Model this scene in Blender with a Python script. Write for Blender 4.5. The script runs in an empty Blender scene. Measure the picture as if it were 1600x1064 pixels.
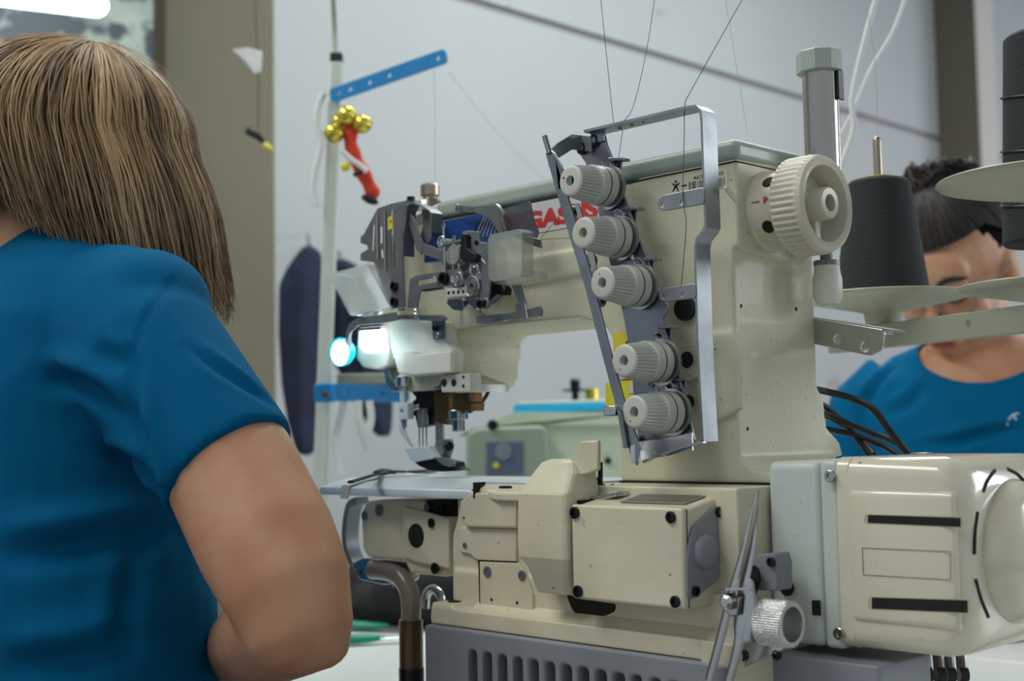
import bpy, bmesh, math, random
from mathutils import Vector as V, Matrix
from mathutils.bvhtree import BVHTree
random.seed(7)
sc = bpy.context.scene
COL = sc.collection
# ---------------------------------------------------------------- camera
# The machine's arm runs along X, its front faces -Y, Z is up.  The focal length is 2048 px of the 1600x1064 frame.
F = 2048.0
PITCH, ROLL = math.atan(150/F), 0.018
RH = V((.698, .716, 0)).normalized(); FH = V((-RH.y, RH.x, 0)); ZUP = V((0, 0, 1))
fwd = FH*math.cos(PITCH) + ZUP*math.sin(PITCH)
up0 = ZUP*math.cos(PITCH) - FH*math.sin(PITCH)
right = RH*math.cos(ROLL) - up0*math.sin(ROLL)
up = up0*math.cos(ROLL) + RH*math.sin(ROLL)
CZ = 1.01
def ray(u, v): return fwd + right*((u-800)/F) - up*((v-532)/F)
_r = ray(1150, 247); _r = _r/_r.dot(FH)
CAM = V((-_r.x, -_r.y, CZ))
cd = bpy.data.cameras.new('camera'); cam = bpy.data.objects.new('camera', cd); COL.objects.link(cam)
cd.sensor_width = 36; cd.lens = 36*F/1600; cd.clip_start = .02; cd.clip_end = 60
M = Matrix((right, up, -fwd)).transposed().to_4x4(); M.translation = CAM
cam.matrix_world = M
cd.dof.use_dof = True; cd.dof.focus_distance = 1.03; cd.dof.aperture_fstop = 6.3
sc.camera = cam
# ---------------------------------------------------------------- light and exposure
sc.view_settings.view_transform = 'Standard'; sc.view_settings.look = 'None'
sc.view_settings.gamma = 1; sc.view_settings.use_curve_mapping = False
sc.view_settings.exposure = 0.0
w = bpy.data.worlds.new('world'); sc.world = w; w.use_nodes = True
w.node_tree.nodes['Background'].inputs[0].default_value = (.86, .93, 1, 1)
w.node_tree.nodes['Background'].inputs[1].default_value = .5
def area(name, loc, target, sx, sy, power, col):
    l = bpy.data.lights.new(name, 'AREA'); l.shape = 'RECTANGLE'; l.size = sx; l.size_y = sy; l.energy = power; l.color = col
    o = bpy.data.objects.new(name, l); COL.objects.link(o); o.location = loc
    o.rotation_euler = (V(target)-V(loc)).to_track_quat('-Z', 'Y').to_euler(); return o
area('window_daylight', (2.6, 3.6, 2.0), (-.2, .4, 1.0), 1.6, 1.4, 62, (.9, .95, 1))
area('ceiling_tube_light_rear', (-.9, 1.6, 3.0), (-.9, 1.6, 0), .4, 2.4, 48, (.92, 1, .97))
area('ceiling_tube_light_front', (-.9, -1.2, 3.0), (-.2, -.2, .9), 2.4, .5, 42, (1, 1, .94))
area('far_window_daylight', (.3, 5.6, 1.9), (-1.9, 4.6, 1.3), 1.4, 1.4, 36, (.88, .93, 1))
# ---------------------------------------------------------------- unprojection onto real planes
def PY(u, v, Y): r = ray(u, v); return CAM + r*((Y-CAM.y)/r.y)
def PX(u, v, X): r = ray(u, v); return CAM + r*((X-CAM.x)/r.x)
def PZ(u, v, Z): r = ray(u, v); return CAM + r*((Z-CAM.z)/r.z)
def PD(u, v, d): r = ray(u, v); return CAM + r*(d/r.dot(FH))
def dist(p): return (p-CAM).dot(fwd)
def pxr(p, n): return n*dist(p)/F           # n pixels at the depth of p, in metres
# ---------------------------------------------------------------- materials
def lin(c): c /= 255.; return c/12.92 if c <= .04045 else ((c+.055)/1.055)**2.4
def rgb(r, g, b): return (lin(r), lin(g), lin(b), 1)
def mat(name, col, rough=.5, metal=0, var=0, vscale=8, bump=0, bscale=60, speck=None, coat=0, trans=0, emis=None, sub=0, col2=None, stretch=None, ior=1.45, alpha=1, speck2=None, spec=None):
    m = bpy.data.materials.new(name); m.use_nodes = True
    nt = m.node_tree; N = nt.nodes; L = nt.links; b = N['Principled BSDF']
    b.inputs['Base Color'].default_value = col; b.inputs['Roughness'].default_value = rough
    b.inputs['Metallic'].default_value = metal; b.inputs['Coat Weight'].default_value = coat
    b.inputs['Transmission Weight'].default_value = trans; b.inputs['IOR'].default_value = ior; b.inputs['Alpha'].default_value = alpha
    if sub: b.inputs['Subsurface Weight'].default_value = sub; b.inputs['Subsurface Scale'].default_value = .01
    if emis: b.inputs['Emission Color'].default_value = emis[0]; b.inputs['Emission Strength'].default_value = emis[1]
    tc = N.new('ShaderNodeTexCoord'); src = tc.outputs['Object']
    if stretch:
        mp = N.new('ShaderNodeMapping'); mp.inputs['Scale'].default_value = stretch; L.new(src, mp.inputs[0]); src = mp.outputs[0]
    out = None
    if var or col2:
        n = N.new('ShaderNodeTexNoise'); n.inputs['Scale'].default_value = vscale; n.inputs['Detail'].default_value = 6; L.new(src, n.inputs['Vector'])
        rp = N.new('ShaderNodeMapRange'); rp.inputs[1].default_value = .35; rp.inputs[2].default_value = .65; L.new(n.outputs[0], rp.inputs[0])
        mx = N.new('ShaderNodeMix'); mx.data_type = 'RGBA'
        mx.inputs[6].default_value = col
        mx.inputs[7].default_value = col2 or tuple([c*(1-var) for c in col[:3]]+[1])
        L.new(rp.outputs[0], mx.inputs[0]); out = mx.outputs[2]
    if spec is not None: b.inputs['Specular IOR Level'].default_value = spec
    for sk in (speck, speck2):
        if not sk: continue
        sc_, thr, scol = sk
        n = N.new('ShaderNodeTexNoise'); n.inputs['Scale'].default_value = sc_; n.inputs['Detail'].default_value = 3; L.new(src, n.inputs['Vector'])
        rp = N.new('ShaderNodeMapRange'); rp.inputs[1].default_value = thr; rp.inputs[2].default_value = thr+.06; L.new(n.outputs[0], rp.inputs[0])
        mx = N.new('ShaderNodeMix'); mx.data_type = 'RGBA'; mx.inputs[6].default_value = col; mx.inputs[7].default_value = scol
        L.new(rp.outputs[0], mx.inputs[0])
        if out: L.new(out, mx.inputs[6])
        out = mx.outputs[2]
    if out: L.new(out, b.inputs['Base Color'])
    if bump:
        n = N.new('ShaderNodeTexNoise'); n.inputs['Scale'].default_value = bscale; n.inputs['Detail'].default_value = 4; L.new(src, n.inputs['Vector'])
        bp = N.new('ShaderNodeBump'); bp.inputs['Strength'].default_value = bump; bp.inputs['Distance'].default_value = .002
        L.new(n.outputs[0], bp.inputs['Height']); L.new(bp.outputs[0], b.inputs['Normal'])
    return m
GR = rgb(70, 66, 55)
m_cream = mat('cream_enamel', rgb(204, 202, 176), .5, var=.16, vscale=9, bump=.18, bscale=150, speck=(230, .70, GR), coat=.05, speck2=(420, .69, rgb(236, 236, 226)))
m_bed = mat('bed_enamel', rgb(212, 206, 180), .38, var=.16, vscale=12, bump=.15, bscale=120, speck=(160, .71, GR), coat=.15)
m_cap = mat('grey_green_enamel', rgb(158, 170, 160), .38, var=.1, vscale=10, bump=.15, bscale=150, speck=(260, .70, GR), coat=.1)
m_house = mat('pale_blue_grey_enamel', rgb(194, 203, 196), .42, var=.08, vscale=8, bump=.1, bscale=150, speck=(190, .71, GR))
m_motor = mat('ivory_plastic', rgb(212, 206, 184), .2, var=.1, vscale=10, coat=.6, speck=(120, .72, rgb(120, 112, 92)))
m_wheel = mat('ivory_wheel_plastic', rgb(206, 200, 182), .38, var=.1, vscale=20, coat=.1)
m_knob = mat('pale_grey_plastic', rgb(190, 193, 184), .42, var=.06, vscale=40)
m_pan = mat('grey_cast_paint', rgb(132, 137, 144), .45, var=.15, vscale=10, bump=.2, bscale=90)
m_plate = mat('zinc_plate', rgb(150, 157, 166), .34, 1, var=.25, vscale=30, bump=.05, bscale=200)
m_chrome = mat('chrome', rgb(196, 200, 202), .24, 1, var=.12, vscale=40)
m_loop = mat('zinc_strip', rgb(150, 156, 160), .42, .9, var=.2, vscale=50)
m_bright = mat('worn_bright_plate', rgb(206, 216, 222), .4, .25, var=.12, vscale=30)
m_steel = mat('brushed_steel', rgb(178, 178, 172), .2, 1, var=.2, vscale=60, stretch=(1, 1, .1))
m_gun = mat('satin_grey_steel', rgb(122, 128, 132), .42, .45, var=.2, vscale=40)
m_knurl = mat('knurled_steel', rgb(205, 207, 205), .24, .9, bump=.55, bscale=620)
m_dark = mat('blackened_steel', rgb(38, 38, 40), .35, .7)
m_black = mat('black_rubber', rgb(22, 23, 25), .4)
m_hole = mat('dark_opening', rgb(18, 17, 16), .7)
m_brass = mat('brass', rgb(118, 90, 58), .45, .8, var=.3, vscale=60)
m_bronze = mat('nickel_sight', rgb(160, 150, 135), .3, .9)
m_clear = mat('clear_plastic', rgb(225, 238, 236), .06, trans=.9, ior=1.2, alpha=.42)
m_frost = mat('frosted_plastic', rgb(186, 194, 190), .35, trans=.5, ior=1.2, alpha=.55)
m_smoke = mat('smoked_plastic', rgb(84, 92, 104), .2, trans=.4, ior=1.2, alpha=.8)
m_white = mat('white_plastic', rgb(215, 218, 208), .4, var=.06, vscale=20)
m_red = mat('red_print', rgb(196, 50, 48), .5)
m_ink = mat('black_print', rgb(30, 30, 32), .5)
m_bluelab = mat('blue_label', rgb(30, 70, 135), .35, col2=rgb(24, 55, 108), vscale=25)
m_silver = mat('silver_label', rgb(196, 200, 200), .4)
m_yellow = mat('yellow_label', rgb(214, 204, 60), .45)
m_led = mat('led_glow', rgb(230, 255, 255), .5, emis=((.75, .97, 1, 1), 6))
m_cyan = mat('cyan_rim', rgb(0, 170, 190), .3, emis=((0, .6, .7, 1), .7))
m_hose = mat('grey_hose', rgb(128, 118, 104), .3, var=.25, vscale=30, coat=.3)
m_oil = mat('amber_hose', rgb(88, 66, 32), .2, trans=.3)
m_cone = mat('black_thread_winding', rgb(34, 42, 44), .8, bump=.6, bscale=60, stretch=(1, 1, 14))
m_tray = mat('grey_tray', rgb(170, 170, 152), .4, var=.06)
m_rail = mat('grey_rail', rgb(150, 152, 138), .45, .1)
m_thread = mat('grey_thread', rgb(72, 72, 76), .8)
m_pale = mat('pale_thread', rgb(176, 174, 178), .8)
m_wallm = mat('wall_paint', rgb(172, 175, 177), .85, var=.06, vscale=1.6, bump=.1, bscale=20, speck=(6.5, .665, rgb(156, 153, 152)))
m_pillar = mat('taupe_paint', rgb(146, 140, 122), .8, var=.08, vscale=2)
m_pillard = mat('dark_taupe', rgb(98, 92, 80), .8, var=.1, vscale=2)
m_pillarl = mat('pale_warm_grey', rgb(186, 182, 174), .8, var=.06, vscale=3)
m_groove = mat('groove_grey', rgb(140, 136, 138), .9)
m_table = mat('white_laminate', rgb(216, 220, 216), .35, var=.05, vscale=5)
m_floor = mat('grey_floor', rgb(120, 118, 112), .6, var=.2, vscale=3)
m_blue = mat('blue_painted_steel', rgb(22, 128, 190), .35, var=.15, vscale=30)
m_post = mat('post_paint', rgb(196, 206, 196), .35, .1, var=.1)
m_gold = mat('gold_bell', rgb(212, 196, 84), .25, .85)
m_redcloth = mat('red_felt', rgb(206, 62, 40), .8)
m_navy = mat('navy_cloth', rgb(28, 38, 66), .85, col2=rgb(18, 24, 42), vscale=10, bump=.3, bscale=30)
m_blackcloth = mat('black_cloth', rgb(30, 30, 34), .85, bump=.4, bscale=60)
m_green = mat('green_plastic', rgb(18, 140, 112), .35)
m_skin = mat('skin', rgb(196, 150, 118), .5, sub=.12, var=.10, vscale=22, col2=rgb(186, 132, 100))
m_shirt = mat('blue_jersey', rgb(0, 91, 134), .9, spec=.12, var=.08, vscale=14, bump=.12, bscale=500)
m_trouser = mat('dark_trouser', rgb(34, 36, 48), .9)
m_lip = mat('lip', rgb(160, 88, 78), .45)
m_machine2 = mat('pale_green_enamel', rgb(196, 208, 186), .45, var=.08)
m_panel2 = mat('grey_green_panel', rgb(140, 156, 140), .5)
m_ribbon = mat('white_ribbon', rgb(214, 218, 216), .7)
# ---------------------------------------------------------------- mesh helpers
def circ(c, r, n=24): return [(c[0]+r*math.cos(2*math.pi*i/n), c[1]+r*math.sin(2*math.pi*i/n)) for i in range(n)]
def roundp(pts, r, n=4):
    out = []; k = len(pts)
    for i in range(k):
        p = V(pts[i]).to_2d(); a = V(pts[i-1]).to_2d()-p; b = V(pts[(i+1) % k]).to_2d()-p
        la, lb = a.length, b.length
        if la < 1e-7 or lb < 1e-7: continue
        a /= la; b /= lb
        d = min(r, la*.45, lb*.45)
        s, e = p+a*d, p+b*d
        for j in range(n+1):
            t = j/n; out.append(tuple(s*(1-t)**2 + p*2*t*(1-t) + e*t*t))
    return out
def catmull(pts, n=6):
    pts = [V(p) for p in pts]; P = [pts[0]*2-pts[1]]+pts+[pts[-1]*2-pts[-2]]; out = []
    for i in range(1, len(P)-2):
        for j in range(n):
            t = j/n; a, b, c, d = P[i-1:i+3]
            out.append(.5*((2*b)+(c-a)*t+(2*a-5*b+4*c-d)*t*t+(3*b-a-3*c+d)*t**3))
    out.append(pts[-1]); return out
class MB:
    def __init__(s): s.v = []; s.f = []
    def add(s, vs, fs):
        k = len(s.v); s.v += [V(p) for p in vs]; s.f += [tuple(i+k for i in f) for f in fs]; return s
    def prism(s, pts, vec):                     # closed polygon swept along vec
        n = len(pts); vec = V(vec)
        return s.add(list(pts)+[V(p)+vec for p in pts], [tuple(range(n))[::-1], tuple(range(n, 2*n))]+[(i, (i+1) % n, n+(i+1) % n, n+i) for i in range(n)])
    def box(s, a, b):
        x0, y0, z0 = a; x1, y1, z1 = b
        return s.prism([V((x0, y0, z0)), V((x1, y0, z0)), V((x1, y0, z1)), V((x0, y0, z1))], (0, y1-y0, 0))
    def obox(s, c, ax, ay, az):                 # oriented box: centre and half-axis vectors
        c, ax, ay, az = V(c), V(ax), V(ay), V(az)
        return s.prism([c-ax-ay-az, c+ax-ay-az, c+ax+ay-az, c-ax+ay-az], az*2)
    def ringstack(s, rings, cap=True):
        n = len(rings[0]); vs = [p for r in rings for p in r]; fs = []
        for i in range(len(rings)-1):
            for j in range(n):
                a = i*n+j; b = i*n+(j+1) % n; fs.append((a, b, b+n, a+n))
        if cap: fs += [tuple(range(n))[::-1], tuple(range((len(rings)-1)*n, len(rings)*n))]
        return s.add(vs, fs)
    def tube(s, path, r, seg=10, flat=None, cap=True, roundcap=False):
        path = [V(p) for p in path]
        rr = list(r) if hasattr(r, '__len__') else [r]*len(path)
        if roundcap:
            t0 = (path[0]-path[1]).normalized(); t1 = (path[-1]-path[-2]).normalized()
            mul = lambda r, k: (r[0]*k, r[1]*k) if isinstance(r, tuple) else r*k
            big = lambda r: max(r) if isinstance(r, tuple) else r
            pre = [path[0]+t0*big(rr[0])*k for k in (.95, .7, .35)]; post = [path[-1]+t1*big(rr[-1])*k for k in (.35, .7, .95)]
            rr = [mul(rr[0], k) for k in (.3, .71, .94)]+rr+[mul(rr[-1], k) for k in (.94, .71, .3)]; path = pre+path+post
        t = (path[1]-path[0]).normalized()
        n = t.orthogonal().normalized() if flat is None else (V(flat)-t*t.dot(V(flat))).normalized()
        rings = []
        for i, p in enumerate(path):
            t = (path[min(i+1, len(path)-1)]-path[max(i-1, 0)]).normalized()
            n = (n-t*n.dot(t)).normalized(); b = t.cross(n)
            ra, rb = rr[i] if isinstance(rr[i], tuple) else (rr[i], rr[i])
            rings.append([p+n*math.cos(2*math.pi*j/seg)*ra+b*math.sin(2*math.pi*j/seg)*rb for j in range(seg)])
        return s.ringstack(rings, cap)
    def lathe(s, o, ax, prof, seg=32, flute=None, ref=None, cap=True):   # prof: (t, r); flute(i) -> (count, depth)
        o, ax = V(o), V(ax).normalized(); n = (V(ref)-ax*ax.dot(V(ref))).normalized() if ref else ax.orthogonal().normalized(); b = ax.cross(n); rings = []
        for i, (t, r) in enumerate(prof):
            ring = []
            for j in range(seg):
                a = 2*math.pi*j/seg; q = r
                if flute and flute[0] <= i <= flute[1]: q = r-flute[3]*(.5+.5*math.cos(a*flute[2]))
                ring.append(o+ax*t+(n*math.cos(a)+b*math.sin(a))*q)
            rings.append(ring)
        return s.ringstack(rings, cap)
    def ell(s, c, ax, ay, az, nu=20, nv=12):
        c = V(c); rings = []
        for i in range(1, nv):
            a = math.pi*i/nv
            rings.append([c-V(az)*math.cos(a)+(V(ax)*math.cos(2*math.pi*j/nu)+V(ay)*math.sin(2*math.pi*j/nu))*math.sin(a) for j in range(nu)])
        return s.ringstack(rings)
    def band(s, path, width, th):               # strip metal: path in 3-D, width vector, thickness
        path = [V(p) for p in path]; width = V(width); rings = []
        for i, p in enumerate(path):
            t0 = (path[i]-path[i-1]).normalized() if i else None
            t1 = (path[i+1]-path[i]).normalized() if i < len(path)-1 else None
            n0 = t0.cross(width).normalized() if t0 else None; n1 = t1.cross(width).normalized() if t1 else None
            n = (n0+n1) if (n0 and n1) else (n0 or n1)
            n = n.normalized(); k = 1/max(.5, n.dot(n0 or n1)); h = n*th*.5*k
            rings.append([p-h, p+h, p+h+width, p-h+width])
        return s.ringstack(rings)
    def curve2d(s, loops, O, A, B, th, bev=.0005):   # outline + holes filled, front face through O, going back along A x B * -1
        cu = bpy.data.curves.new('c', 'CURVE'); cu.dimensions = '2D'; cu.fill_mode = 'BOTH'
        bev = min(bev, th*.45)
        cu.extrude = th/2-bev; cu.bevel_depth = bev; cu.offset = -bev; cu.bevel_resolution = 1
        for lp in loops:
            sp = cu.splines.new('POLY'); sp.points.add(len(lp)-1); sp.use_cyclic_u = True
            for i, p in enumerate(lp): sp.points[i].co = (p[0], p[1], 0, 1)
        return s.fromcurve(cu, O, A, B, th)
    def fromcurve(s, cu, O, A, B, th):
        ob = bpy.data.objects.new('c', cu); COL.objects.link(ob); dg = bpy.context.evaluated_depsgraph_get()
        me = ob.evaluated_get(dg).to_mesh(); A = V(A).normalized(); B = V(B).normalized(); Nn = A.cross(B)
        s.add([V(O)+A*p.co.x+B*p.co.y+Nn*(p.co.z-th/2) for p in me.vertices], [tuple(f.vertices) for f in me.polygons])
        bpy.data.objects.remove(ob); return s
    def text(s, txt, size, O, A, B, th=.0003, shear=0, wide=1, bold=.012):
        cu = bpy.data.curves.new('t', 'FONT'); cu.body = txt; cu.size = size; cu.extrude = th/2; cu.shear = shear; cu.align_x = 'CENTER'; cu.align_y = 'CENTER'; cu.offset = size*bold
        k = MB().fromcurve(cu, (0, 0, 0), (1, 0, 0), (0, 1, 0), th)
        A = V(A).normalized(); B = V(B).normalized(); Nn = A.cross(B)
        return s.add([V(O)+A*p.x*wide+B*p.y+Nn*p.z for p in k.v], k.f)
    # plates on machine planes, outlines given where the photograph shows them
    def py(s, px, Y, th, holes=(), r=0, bev=.0005):
        q = [PY(u, v, Y) for u, v in px]; lp = [(p.x, p.z) for p in q]
        if r: lp = roundp(lp, r)
        loops = [lp]
        for h in holes:
            if len(h) == 3: c = PY(h[0], h[1], Y); loops.append(circ((c.x, c.z), pxr(c, h[2]), 20))
            else: loops.append([(PY(u, v, Y).x, PY(u, v, Y).z) for u, v in h])
        return s.curve2d(loops, (0, Y, 0), (1, 0, 0), (0, 0, 1), th, bev)
    def pxp(s, px, X, th, holes=(), r=0, bev=.0005):
        q = [PX(u, v, X) for u, v in px]; lp = [(p.y, p.z) for p in q]
        if r: lp = roundp(lp, r)
        loops = [lp]
        for h in holes:
            if len(h) == 3: c = PX(h[0], h[1], X); loops.append(circ((c.y, c.z), pxr(c, h[2]), 20))
        return s.curve2d(loops, (X, 0, 0), (0, 1, 0), (0, 0, 1), th, bev)
    def pzp(s, px, Z, th, holes=(), r=0, bev=.0005):
        q = [PZ(u, v, Z) for u, v in px]; lp = [(p.x, p.y) for p in q]
        if r: lp = roundp(lp, r)
        return s.curve2d([lp], (0, 0, Z), (1, 0, 0), (0, 1, 0), th, bev)
    def build(s, name, m, parent=None, bevel=0, smooth=True, remesh=0, sm=0, kind=None, seg=2):
        me = bpy.data.meshes.new(name); off = ROOT.get(parent.name, V()) if parent else V()
        me.from_pydata([p-off for p in s.v], [], s.f); me.materials.append(m)
        bm = bmesh.new(); bm.from_mesh(me)
        bmesh.ops.recalc_face_normals(bm, faces=bm.faces); bm.to_mesh(me); bm.free()
        o = bpy.data.objects.new(name, me); COL.objects.link(o)
        if remesh:
            a = o.modifiers.new('r', 'REMESH'); a.mode = 'VOXEL'; a.voxel_size = remesh; a.use_smooth_shade = True
            if sm: b = o.modifiers.new('s', 'SMOOTH'); b.iterations = sm; b.factor = .5
            dg = bpy.context.evaluated_depsgraph_get(); nm = bpy.data.meshes.new_from_object(o.evaluated_get(dg))
            o.modifiers.clear(); o.data = nm
            if not nm.materials: nm.materials.append(m)
            nm.polygons.foreach_set('use_smooth', [True]*len(nm.polygons))
        else:
            if smooth:
                me.polygons.foreach_set('use_smooth', [True]*len(me.polygons))
                if hasattr(me, 'set_sharp_from_angle'): me.set_sharp_from_angle(angle=math.radians(32))
            if bevel:
                b = o.modifiers.new('b', 'BEVEL'); b.width = bevel; b.segments = seg; b.limit_method = 'ANGLE'; b.angle_limit = math.radians(32); b.harden_normals = False
        if parent: o.parent = parent; ROOT[o.name] = off
        if kind: o['kind'] = kind
        return o
ROOT = {}
def thing(name, label, cat, loc, group=None):
    o = bpy.data.objects.new(name, None); COL.objects.link(o); o.location = loc; o.empty_display_size = .05
    ROOT[o.name] = V(loc); o['label'] = label; o['category'] = cat
    if group: o['group'] = group
    return o
def tag(o, label, cat, group=None):
    o['label'] = label; o['category'] = cat
    if group: o['group'] = group
    return o
_scr = {}
def screw(p, ax, r, parent, m=None, name='screw', h=None):
    m = m or m_dark; key = (name, m.name, round((h or .5), 3))
    if key not in _scr:
        hh = h or .55
        mb = MB().lathe((0, 0, 0), (0, 0, 1), [(-.3, .8), (0, .98), (hh*.85, 1), (hh, .9), (hh, .55), (hh*.3, .5), (hh*.3, .02)], 20)
        me = bpy.data.meshes.new(name); me.from_pydata(mb.v, [], mb.f); me.materials.append(m)
        me.polygons.foreach_set('use_smooth', [True]*len(me.polygons))
        if hasattr(me, 'set_sharp_from_angle'): me.set_sharp_from_angle(angle=math.radians(35))
        _scr[key] = me
    o = bpy.data.objects.new(name, _scr[key]); COL.objects.link(o); o.parent = parent
    ROOT[o.name] = ROOT.get(parent.name, V())
    o.location = V(p)-ROOT.get(parent.name, V()); o.rotation_euler = V(ax).to_track_quat('Z', 'Y').to_euler(); o.scale = (r, r, r)
    return o
def surf(o, u, v):
    off = ROOT.get(o.parent.name, V()) if o.parent else V(); me = o.data
    if o.name not in _bv: _bv[o.name] = BVHTree.FromPolygons([q.co+off for q in me.vertices], [tuple(p.vertices) for p in me.polygons])
    h = _bv[o.name].ray_cast(CAM, ray(u, v).normalized()); return h[0], h[1]
_bv = {}
def sy(u, v, Y, rpx, parent, m=None, **k): p = PY(u, v, Y); return screw(p, (0, -1, 0), pxr(p, rpx), parent, m, **k)
def sx(u, v, X, rpx, parent, m=None, **k): p = PX(u, v, X); return screw(p, (1, 0, 0), pxr(p, rpx), parent, m, **k)
Z = lambda dz: CZ+dz
NY = V((0, -1, 0))
# ================================================================ the room
def struct(o): o['kind'] = 'structure'; return o
WX = -2.0
yw0 = PX(430, 400, WX).y
yw1 = PX(1470, 300, WX).y
struct(MB().box((-5, -3, -.05), (5, 7, 0)).build('floor', m_floor))
struct(MB().box((-5, -2.2, 3.3), (3.2, 7, 3.4)).build('ceiling', m_wallm))
# the groove in the wall rises to the left; the wall is one slab with a sunken joint
g0, g1 = PX(700, -19, WX), PX(1470, 225, WX)
zg = (PX(1300, 171, WX).z+PX(900, 46, WX).z)/2
wl = MB(); wl.box((WX-.1, yw0, 0), (WX, yw1+2.2, zg-.012)); wl.box((WX-.1, yw0, zg+.012), (WX, yw1+2.2, 3.3))
struct(wl.build('wall_left', m_wallm, smooth=False))
struct(MB().box((WX-.1, yw0, zg-.012), (WX-.012, yw1+2.2, zg+.012)).build('trim_1', m_groove, smooth=False))  # floor of the joint, a darker grey than the wall
struct(MB().box((WX-.8, yw0, 0), (WX-.1, yw0+.1, 3.3)).build('wall_recess', m_pillar, smooth=False))
struct(MB().box((WX-.1, yw0-.002, 0), (WX-.001, yw0, 3.3)).build('trim_2', m_pillar, smooth=False))
# pilaster on the far part of the wall: dark body, paler sheet over its side
pe = PX(1562, 300, WX+.178).y
a = PX(1470, 300, WX); b0 = PX(1535, 300, WX+.18)
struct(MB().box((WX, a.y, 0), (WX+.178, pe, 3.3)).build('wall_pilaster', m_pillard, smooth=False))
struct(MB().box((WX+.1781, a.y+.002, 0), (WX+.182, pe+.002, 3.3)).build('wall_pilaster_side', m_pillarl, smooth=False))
struct(MB().box((-2.1, yw1+2.2, 0), (3, yw1+2.3, 3.3)).build('wall_back', m_wallm, smooth=False))
# window in the recess on the left
xw = PY(258, 100, yw0).x
nt = None
m_win = mat('mottled_window_glass', rgb(176, 192, 184), .3, col2=rgb(150, 166, 160), vscale=6, speck=(8, .50, rgb(84, 94, 102)))
_b = m_win.node_tree.nodes['Principled BSDF']; m_win.node_tree.links.new(_b.inputs['Base Color'].links[0].from_socket, _b.inputs['Emission Color']); _b.inputs['Emission Strength'].default_value = .42
wn = struct(MB().box((xw-.03, yw0-1.1, 1.0), (xw-.01, yw0-.03, 2.3)).build('window_1', m_win, smooth=False))
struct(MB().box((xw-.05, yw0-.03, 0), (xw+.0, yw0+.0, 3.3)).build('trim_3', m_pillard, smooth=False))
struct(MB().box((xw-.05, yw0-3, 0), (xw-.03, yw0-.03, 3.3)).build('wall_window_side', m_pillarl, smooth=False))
# fluorescent lamp hanging in front of the window
q0, q1 = PD(-30, -14, 2.5), PD(150, 8, 2.6)
lt = thing('tube_lamp', 'bright white fluorescent tube lamp at the top left corner before the window', 'lamp', (q0+q1)/2)
d = (q1-q0).normalized()
MB().tube([q0, q1], .024, 16, roundcap=True).build('tube', mat('tube_glow', rgb(235, 255, 250), .5, emis=((.85, 1, .97, 1), 5)), lt)
MB().obox((q0+q1)/2+V((0, 0, .04)), d*(q1-q0).length*.5, d.cross(ZUP).normalized()*.035, V((0, 0, .016))).build('lamp_housing', m_white, lt)
MB().tube([(q0+q1)/2+V((0, 0, .05)), ((q0+q1)/2).to_2d().to_3d()+V((0, 0, 3.3))], .004, 6).build('hanger', m_white, lt)
# ================================================================ tables
TZ = .75
tb = thing('work_table', 'white laminate sewing table carrying the big cream coverstitch machine', 'table', (-.1, .1, 0), 'white sewing tables')
MB().box((-1.0, -.14, TZ-.035), (.75, .60, TZ)).build('tabletop', m_table, tb, bevel=.006)
for x in (-.9, .62):
    MB().box((x, .02, .04), (x+.06, .08, TZ-.035)).build('leg', m_post, tb, bevel=.003)
    MB().box((x, -.12, 0), (x+.06, .4, .04)).build('foot', m_post, tb, bevel=.003)
tb3 = thing('work_table', 'white table across from the coverstitch machine before the bowed person at right', 'table', (.15, .62, 0), 'white sewing tables')
MB().box((-.42, .605, TZ-.035), (.75, .82, TZ)).build('tabletop', m_table, tb3, bevel=.006)
for x in (.12, .66): MB().box((x, .68, 0), (x+.06, .74, TZ-.035)).build('leg', m_post, tb3, bevel=.003)
c2 = PD(840, 720, 2.2)
tb2 = thing('work_table', 'white sewing table under the pale green machine in the background', 'table', (c2.x, c2.y, 0), 'white sewing tables')
MB().box((c2.x-.75, c2.y-.14, TZ-.035), (c2.x+.45, c2.y+.4, TZ-.001)).build('tabletop', m_table, tb2, bevel=.006)
for x in (c2.x-.65, c2.x+.3): MB().box((x, c2.y+.1, 0), (x+.06, c2.y+.16, TZ-.035)).build('leg', m_post, tb2, bevel=.003)
# ================================================================ the coverstitch machine
BZ = Z(-.0386)          # bed surface
SM = thing('coverstitch_sewing_machine', 'large cream industrial coverstitch machine filling the middle of the table', 'sewing machine', (-.12, .04, TZ))
NX = -.427; HX = -.35
# --- cast arm, head and column, one casting
mb = MB()
mb.box((NX+.035, .0, Z(.101)), (-.006, .11, Z(.2095)))                       # arm
mb.box((NX, .0, Z(.078)), (HX, .11, Z(.205)))
mb.prism([V((NX+.01, .004, Z(.12))), V((NX+.01, .004, Z(.046))), V((HX-.022, .004, Z(.046))), V((HX-.008, .004, Z(.050))), V((HX-.001, .004, Z(.060))), V((HX, .004, Z(.075))), V((HX, .004, Z(.12)))], (0, .102, 0))                 # head
arc = [V((HX-.01+.040*(1-math.cos(t)), .002, Z(.066+.040*math.sin(t)))) for t in [i*math.pi/16 for i in range(9)]]
mb.prism([V((HX-.02, .002, Z(.11))), V((HX-.02, .002, Z(.066)))]+arc[1:]+[V((HX+.04, .002, Z(.11)))], (0, .106, 0))
mb.box((-.125, 0, BZ), (-.006, .112, Z(.2095)))                     # column
mb.prism([V((-.124, 0, Z(.103))), V((-.124, 0, Z(.07))), V((-.14, 0, Z(.092))), V((-.175, 0, Z(.103)))], (0, .1, 0))
# raised end of the arm, where the handwheel sits
e = [PX(u, v, 0) for u, v in ((1150, 247), (1262, 262), (1269, 402), (1225, 410), (1165, 392), (1150, 385))]
mb.prism([V((p.x, max(0, p.y), p.z)) for p in e], (-.10, 0, 0))
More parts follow.
